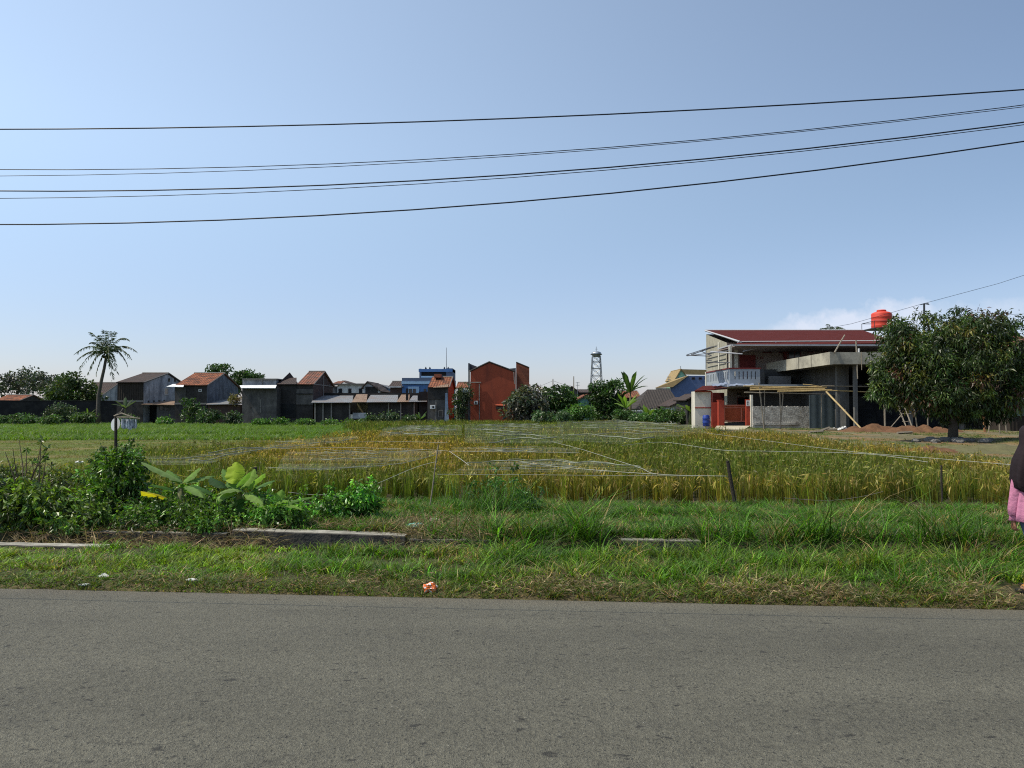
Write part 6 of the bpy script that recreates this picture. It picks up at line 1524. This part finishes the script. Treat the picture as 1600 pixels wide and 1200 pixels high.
# ladder
t = thing('ladder', 'crooked bamboo ladder leaning into the mango tree', 'ladder', (P(1405, 665, 49).x, 49, .3))
La, Lb = P(1396, 618, 51.0), P(1418, 668, 49.2); Ra, Rb = P(1406, 616, 51.0), P(1427, 667, 49.2)
for a, b in ((La, Lb), (Ra, Rb)): b.z = .3; bam('rail', a, b, .05, t, greywood)
for f in (.35, .55, .75):
    bam('rung', La.lerp(Lb, f) - Vector((.1, 0, 0)), Ra.lerp(Rb, f) + Vector((.25 if f < .7 else .05, 0, 0)), .028, t, greywood)
a, b = P(1408, 649, 49.8), P(1388, 668, 49.2); b.z = .3; bam('brace', a, b, .03, t, greywood)
for k, (x0, y0, x1, y1, D_, r, lb, m_) in enumerate((
    (1382, 623, 1383, 668, 51, .07, 'grey prop post under the slab left of the ladder', greywood),
    (1428, 636, 1434, 665, 51, .045, 'thin tilted prop just behind the ladder', greywood),
    (1449, 636, 1450, 664, 51, .05, 'upright prop between the ladder and the mango trunk', greywood),
    (1536, 624, 1539, 667, 48, .10, 'thick orange brown plank post beyond the mango trunk', mat('orange_plank', (.26, .13, .06), .8, .3, 4)),
    (1550, 636, 1544, 670, 47, .045, 'pale stake leaning inward, first of the small shelter frame', greywood),
    (1561, 640, 1562, 675, 46, .045, 'pale upright stake of the small shelter frame', greywood),
    (1567, 632, 1573, 668, 47.5, .05, 'pale stake leaning outward, last of the small shelter frame', greywood))):
    a, b = P(x0, y0, D_), P(x1, y1, D_); b.z = gzf(b.x, D_) - .05
    o = bam('prop_post', a, b, r, None, m_); tag(o, lb, 'post')
o = bam('crossbar', P(1548, 641, 47), P(1566, 631, 47.2), .035, None, greywood); tag(o, 'slanting crossbar tied across the shelter stakes', 'stick')

# earth heap, debris, roots
def heap(name, label, px, py, D, rx, ry, h, m_, seed, cat):
    r_ = np.random.default_rng(seed); p = P(px, py, D); z = gzf(p.x, D) - .06
    n = 34; vs = []
    for j in range(n + 1):
        for i in range(n + 1):
            u, v = i / n * 2 - 1, j / n * 2 - 1; rr = math.hypot(u, v)
            hh = max(0, 1 - rr ** 1.6) * h * (.55 + .9 * float(vnoise(np.array(p.x + u * rx), np.array(D + v * ry), .5, seed))) + r_.normal(0, .015)
            vs.append((p.x + u * rx, D + v * ry, z + hh if rr < 1 else z - .05))
    return tag(MB().add(vs, [(j * (n + 1) + i, j * (n + 1) + i + 1, (j + 1) * (n + 1) + i + 1, (j + 1) * (n + 1) + i) for j in range(n) for i in range(n)]).build(name, m_, smooth=True), label, cat)
redearth = mat('red_earth', (.12, .062, .03), .95, .35, 4, bump=.8, bscale=12, stain=(.13, .06, .035), stain_amt=.6)
paleearth = mat('pale_earth', (.105, .098, .045), .95, .25, 4, bump=.6, bscale=12, stain=(.12, .12, .05), stain_amt=.6)
heap('earth_heap', 'low rust red earth heap in front of the concrete columns', 1362, 668, 49.5, 2.4, 1.2, .42, redearth, 5, 'earth heap')
heap('earth_heap', 'long rust red earth heap reaching to the mango trunk', 1438, 668, 48.6, 3.0, 1.0, .42, redearth, 6, 'earth heap')
heap('earth_heap', 'pale grassy earth rise on the path behind the walker', 1560, 690, 33, 3.6, 2.6, .26, paleearth, 7, 'earth heap')
heap('earth_heap', 'thin reddish soil spread along the rice edge near the walker', 1460, 700, 32.5, 2.6, .9, .22, redearth, 8, 'earth heap')
crumple('cement_sack', 'white torn cement sack heap beside the leaning bamboo', 1318, 668, 50.6, .36, [whiteplas, paleearth], 20, .5)
crumple('cement_sack', 'smaller pale sack by the brick wall end', 1300, 669, 51.5, .26, [paleearth, whiteplas], 21, .5)
for k, (x0, y0, x1, y1, D_, lb) in enumerate(((1265, 681, 1286, 675, 47, 'grey timber offcut lying nearest the rough wall end'), (1282, 676, 1296, 668, 49, 'pale plank offcut propped on the dark timber'), (1290, 666, 1345, 667, 51, 'long pole lying along the foot of the panel'), (1402, 668, 1425, 677, 46, 'short weathered stick on the dirt beside the red heap'))):
    a, b = P(x0, y0, D_), P(x1, y1, D_ + .8); zg = gzf(a.x, D_); a.z = zg + .06; b.z = max(b.z * .0 + zg + (.25 if k == 1 else .09), zg + .05)
    tag(MB().tube([a, b], [.08, .07], 4).build('timber_offcut', greywood), lb, 'timber')
mb = MB(); tp = P(1488, 672, 39.3); r_ = np.random.default_rng(44)
t = thing('rock_pile', 'dark stones and roots heaped around the mango trunk', 'rocks', (tp.x, 39, .2))
for k in range(18):
    a = r_.uniform(0, 6.28); rr = r_.uniform(.3, 1.5); bm = bmesh.new(); bmesh.ops.create_icosphere(bm, subdivisions=2, radius=r_.uniform(.12, .3))
    cx, cy = tp.x + rr * math.cos(a) * 1.4, 38.8 + rr * math.sin(a) * .8
    for v in bm.verts: v.co = v.co * (1 + r_.normal(0, .1)); v.co.z *= .6; v.co += Vector((cx, cy, gzf(cx, cy) + .05))
    mb = MB(); mb.add([tuple(v.co) for v in bm.verts], [[v.index for v in f.verts] for f in bm.faces]); bm.free()
    mb.build('stone', mat('dark_stone', (.13, .125, .115), .9, .3, 5, bump=.5), t)

# water tank and stand
D = 76; cx = XP(1379.5, D); zt = ZP(513.5, D)
t = thing('water_tank', 'bright red round plastic water tank on the steel stand', 'water tank', (cx, D, zt))
redt = mat('red_tank_plastic', (.55, .045, .02), .6, .08, 2, spec=.5)
prof = [(0, 0), (.92, 0), (.96, .05), (.94, .2), (.955, .24), (.955, .3), (.94, .34), (.94, .62), (.96, .66), (.96, .72), (.94, .76), (.94, 1.05), (.96, 1.09), (.96, 1.15), (.94, 1.19), (.95, 1.42), (.90, 1.53), (.72, 1.62), (.42, 1.70), (.40, 1.72), (0, 1.72)]
MB().lathe(prof, (cx, D, zt), 32).build('body', redt, t, smooth=True)
MB().lathe([(0, 1.721), (.44, 1.721), (.45, 1.80), (.40, 1.86), (0, 1.88)], (cx, D, zt), 24).build('lid', redt, t, smooth=True)
t = thing('tank_stand', 'steel frame stand holding the red water tank above the roof', 'stand', (cx, D, 0))
mb = MB(); w_ = 1.35
mb.box(cx - w_, cx + w_, D - w_, D + w_, zt - .10, zt - .02); mb.build('platform', metal_d, t)
for sx, sy in corners: MB().box(cx + sx * 1.2 - .05, cx + sx * 1.2 + .05, D + sy * 1.2 - .05, D + sy * 1.2 + .05, 0, zt - .1).build('leg', metal_d, t)
mb = MB(); zr_ = zt + .62
for a, b in zip(corners, corners[1:] + corners[:1]):
    mb.tube([(cx + a[0] * w_, D + a[1] * w_, zr_), (cx + b[0] * w_, D + b[1] * w_, zr_)], .03, 4); mb.tube([(cx + a[0] * w_, D + a[1] * w_, zt), (cx + a[0] * w_, D + a[1] * w_, zr_)], .03, 4)
mb.build('guard_rail', metal_d, t)
mb = MB()
for k in range(4):
    a, b = corners[k], corners[(k + 1) % 4]
    for z0_, z1_ in ((zt - 1.6, zt - .2), (zt - .2, zt - 1.6)): mb.tube([(cx + a[0] * 1.2, D + a[1] * 1.2, z0_), (cx + b[0] * 1.2, D + b[1] * 1.2, z1_)], .03, 4)
mb.build('bracing', metal_d, t)
o = MB().tube([P(1444, 560, 58), P(1444, 474, 58)], [.08, .07], 6).tube([P(1444, 474.5, 58), P(1452, 476, 58)], .03, 4).tube([P(1438, 476, 58), P(1451, 473.8, 58)], .03, 4).build('utility_pole', metal_d); tag(o, 'short dark pole poking out above the mango tree', 'pole')
# shack at the far right
t = thing('wooden_shack', 'dark shack with a pale awning behind the mango tree at the frame edge', 'shack', (XP(1600, 50), 50, .3))
MB().box(XP(1578, 50), XP(1660, 50), 50, 54, -.1, ZP(614, 50)).build('wall', w_wood, t)
MB().slab([P(1574, 613, 49.2), P(1665, 610, 49.2), P(1665, 600, 54), P(1580, 603, 54)], .08).build('roof', tin_rust, t)
MB().box(XP(1583, 49.9), XP(1600, 49.9), 49.8, 49.99, ZP(650, 50), ZP(625, 50)).build('shutter', mat('green_board', (.07, .11, .09), .8, .2, 3), t)
MB().slab([P(1577, 624, 48.6), P(1610, 622, 48.6), P(1610, 619, 49.9), P(1579, 620.5, 49.9)], .05).build('awning', mat('pale_awning', (.3, .36, .32), .6, .2, 3), t)
gable_x('tiled_house', 'dark red tiled roof corner beyond the mango tree crown', 1578, 1640, 62, 8, 545, 523, w_brown, w_brown, tile_rd)

# ================================================================ PERSON
def skin_obj(name, nodes, edges, m_, parent=None, sub=2, root=0):
    """nodes: [(x, y, z, rx, ry)] world; returns a mesh grown with a Skin modifier and baked"""
    me = bpy.data.meshes.new(name); me.from_pydata([n_[:3] for n_ in nodes], edges, [])
    o = bpy.data.objects.new(name, me); COL.objects.link(o)
    o.modifiers.new('skin', 'SKIN').use_smooth_shade = True
    if not me.skin_vertices: me.attributes
    for i, n_ in enumerate(nodes):
        sv = me.skin_vertices[0].data[i]; sv.radius = (n_[3], n_[4] if len(n_) > 4 else n_[3]); sv.use_root = (i == root)
    sb = o.modifiers.new('sub', 'SUBSURF'); sb.levels = sub; sb.render_levels = sub
    dg = bpy.context.evaluated_depsgraph_get(); dg.update()
    new = bpy.data.meshes.new_from_object(o.evaluated_get(dg)); new.name = name
    bpy.data.objects.remove(o); new.materials.clear(); new.materials.append(m_)
    org = origin_of(parent) if parent is not None else Vector((0, 0, 0))
    new.transform(Matrix.Translation(-org))
    o = bpy.data.objects.new(name, new); COL.objects.link(o)
    if parent is not None: o.parent = parent
    return o
def loft(name, rings, m_, parent, n=40, seed=0, wob=.0, folds=0):
    """rings: (cx, cy, z, rx, ry); cloth tube with vertical folds growing downward"""
    r_ = random.Random(seed); vs = []; ph = [r_.uniform(0, 6) for _ in range(4)]
    for i, (cx_, cy_, z_, a, b) in enumerate(rings):
        for k in range(n):
            th = 2 * math.pi * k / n; f = 1 + folds * (i / len(rings)) ** 1.3 * (.05 * math.sin(9 * th + ph[0]) + .035 * math.sin(14 * th + ph[1] + i * .3)) + wob * math.sin(3 * th + ph[2] + i)
            vs.append((cx_ + a * math.cos(th) * f, cy_ + b * math.sin(th) * f, z_ + wob * .3 * math.sin(5 * th + ph[3])))
    mb = MB(); mb.add(vs, [(i * n + k, i * n + (k + 1) % n, (i + 1) * n + (k + 1) % n, (i + 1) * n + k) for i in range(len(rings) - 1) for k in range(n)])
    mb.f.append([k for k in range(n)][::-1]); mb.mi.append(0)
    return mb.build(name, m_, parent, smooth=True)
px0, py0 = 4.83, 7.16; zg = gzf(px0, py0)
t = thing('person', 'person in a dark headscarf and pink tunic walking away at the frame edge', 'person', (px0, py0, zg))
skinm = mat('skin', (.27, .13, .08), .6, .08, 8)
S = lambda x, y, z: (px0 + x, py0 + y, zg + z)
N_ = [(*S(0, 0, .82), .135, .10), (*S(0, .0, .98), .115, .085), (*S(0, .0, 1.15), .135, .085), (*S(0, 0, 1.25), .10, .075), (*S(0, .01, 1.31), .045, .045), (*S(0, .02, 1.38), .055, .065), (*S(0, .02, 1.45), .068, .08),
      (*S(-.115, 0, 1.21), .045, .05), (*S(-.135, -.01, 1.02), .040, .042), (*S(-.14, .02, .86), .033, .033), (*S(-.14, .05, .68), .024, .03),
      (*S(.115, 0, 1.21), .045, .05), (*S(.14, 0, 1.02), .040, .042), (*S(.15, .06, .88), .033, .033), (*S(.15, .12, .72), .024, .03),
      (*S(-.05, 0, .74), .078, .08), (*S(.02, -.01, .44), .052, .055), (*S(.03, -.06, .10), .034, .036), (*S(-.03, -.03, .045), .03, .028), (*S(-.13, .0, .035), .028, .018),
      (*S(.09, .02, .74), .078, .08), (*S(.14, .08, .44), .052, .055), (*S(.16, .10, .10), .034, .036), (*S(.12, .14, .045), .03, .028), (*S(.06, .20, .035), .028, .018)]
E_ = [(0, 1), (1, 2), (2, 3), (3, 4), (4, 5), (5, 6), (3, 7), (7, 8), (8, 9), (9, 10), (3, 11), (11, 12), (12, 13), (13, 14), (0, 15), (15, 16), (16, 17), (17, 18), (18, 19), (0, 20), (20, 21), (21, 22), (22, 23), (23, 24)]
# hands: palm then five curled fingers on each arm, thumb from the side of the palm
for w_i, sx in ((10, -1), (14, 1)):
    wx, wy, wz = N_[w_i][:3]; k0 = len(N_)
    N_.append((wx, wy + .012, wz - .045, .016, .034)); E_.append((w_i, k0))
    for j, (oy, ln) in enumerate(((-.028, .05), (-.010, .058), (.010, .062), (.028, .054))):
        b_ = len(N_); N_ += [(wx, wy + .012 + oy, wz - .085, .0085), (wx - sx * .012, wy + .014 + oy, wz - .085 - ln * .6, .008), (wx - sx * .034, wy + .014 + oy, wz - .085 - ln * .75, .007)]
        E_ += [(k0, b_), (b_, b_ + 1), (b_ + 1, b_ + 2)]
    b_ = len(N_); N_ += [(wx - sx * .012, wy + .052, wz - .052, .0095), (wx - sx * .028, wy + .058, wz - .082, .008)]; E_ += [(k0, b_), (b_, b_ + 1)]
skin_obj('body', N_, E_, skinm, t, 2)
# face details on the far side of the head
mb = MB()
for sx in (-1, 1): mb.lathe([(0, -.008), (.012, 0), (0, .008)], S(sx * .028, .098, 1.435), 10)
mb.build('eyes', dark, t)
MB().prism([(px0 - .012, zg + 1.40), (px0 + .012, zg + 1.40), (px0, zg + 1.435)], 'Y', py0 + .09, py0 + .122).build('nose', skinm, t)
MB().box(px0 - .022, px0 + .022, py0 + .095, py0 + .103, zg + 1.372, zg + 1.382).build('mouth', mat('lips', (.25, .07, .06), .5, .1, 5), t)
scarf = mat('dark_scarf', (.012, .006, .008), .85, .25, 14, bump=.2)
pink = mat('pink_cloth', (.50, .19, .30), .85, .12, 10, bump=.35, bscale=22)
jean = mat('blue_jeans', (.08, .11, .16), .85, .2, 14, bump=.2)
loft('tunic', [(*S(0, 0, 1.25), .10, .08), (*S(0, 0, 1.22), .13, .10), (*S(0, 0, 1.10), .135, .115), (*S(0, 0, .95), .14, .13), (*S(0, 0, .82), .155, .15), (*S(0, .01, .72), .165, .17), (*S(0, .01, .65), .17, .18), (*S(0, .01, .645), .16, .17)], pink, t, 96, 3, .01, 2.4)
for sx, wy in ((-1, .05), (1, .10)):
    loft('sleeve', [(*S(sx * .10, 0, 1.24), .05, .06), (*S(sx * .125, 0, 1.12), .054, .058), (*S(sx * .135, .0, 1.0), .052, .056), (*S(sx * .14, wy * .4, .87), .050, .056), (*S(sx * .142, wy * .9, .76), .048, .056), (*S(sx * .142, wy, .70), .044, .05), (*S(sx * .142, wy, .69), .032, .038)], pink, t, 24, 5 + sx, .02, .8)
loft('headscarf', [(*S(0, .015, 1.535), .015, .02), (*S(0, .015, 1.525), .055, .07), (*S(0, .01, 1.49), .082, .098), (*S(0, .0, 1.43), .092, .104), (*S(0, -.01, 1.37), .096, .10), (*S(0, -.02, 1.31), .125, .12), (*S(0, -.03, 1.22), .17, .15), (*S(0, -.03, 1.12), .188, .165), (*S(.0, -.03, 1.04), .192, .17), (*S(.005, -.04, .96), .188, .17), (*S(.02, -.05, .92), .16, .15)], scarf, t, 96, 8, .01, 1.5)
for sx, (k_, f_) in ((-1, ((.02, -.01, .44), (.03, -.06, .09))), (1, ((.14, .08, .44), (.16, .10, .09)))):
    loft('trouser_leg', [(*S(.02 + sx * .07, 0, .76), .095, .10), (*S(*k_), .072, .076), (*S((k_[0] + f_[0]) / 2, (k_[1] + f_[1]) / 2, .26), .06, .066), (*S(*f_), .055, .062), (*S(f_[0], f_[1], .085), .045, .05)], jean, t, 24, 9, .015, .5)
solem = mat('black_sandal', (.012, .012, .014), .5, .15, 8); strap = mat('sandal_strap', (.42, .19, .05), .6, .2, 8)
for ax_, ay, dx, dy in ((.03, -.065, -.2, .06), (.16, .09, -.14, .16)):
    d2 = Vector((dx, dy)).normalized(); n2 = Vector((-d2.y, d2.x)); out = []
    for k in range(20):
        a = 2 * math.pi * k / 20; u_ = math.cos(a); w_ = math.sin(a) * (.042 if u_ > 0 else .034)
        p2 = Vector((px0 + ax_, py0 + ay)) + d2 * (.09 + u_ * .13) + n2 * w_; out.append((p2.x, p2.y))
    sdl = MB().prism(out, 'Z', zg + .002, zg + .022).build('sandal', solem, t)
    c2_ = Vector((px0 + ax_, py0 + ay)) + d2 * .15; pts = []
    for k in range(9):
        a = math.pi * k / 8; pts.append((c2_.x + n2.x * .042 * math.cos(a), c2_.y + n2.y * .042 * math.cos(a), zg + .022 + .04 * math.sin(a)))
    MB().tube(pts, .009, 5).build('strap', strap, sdl)
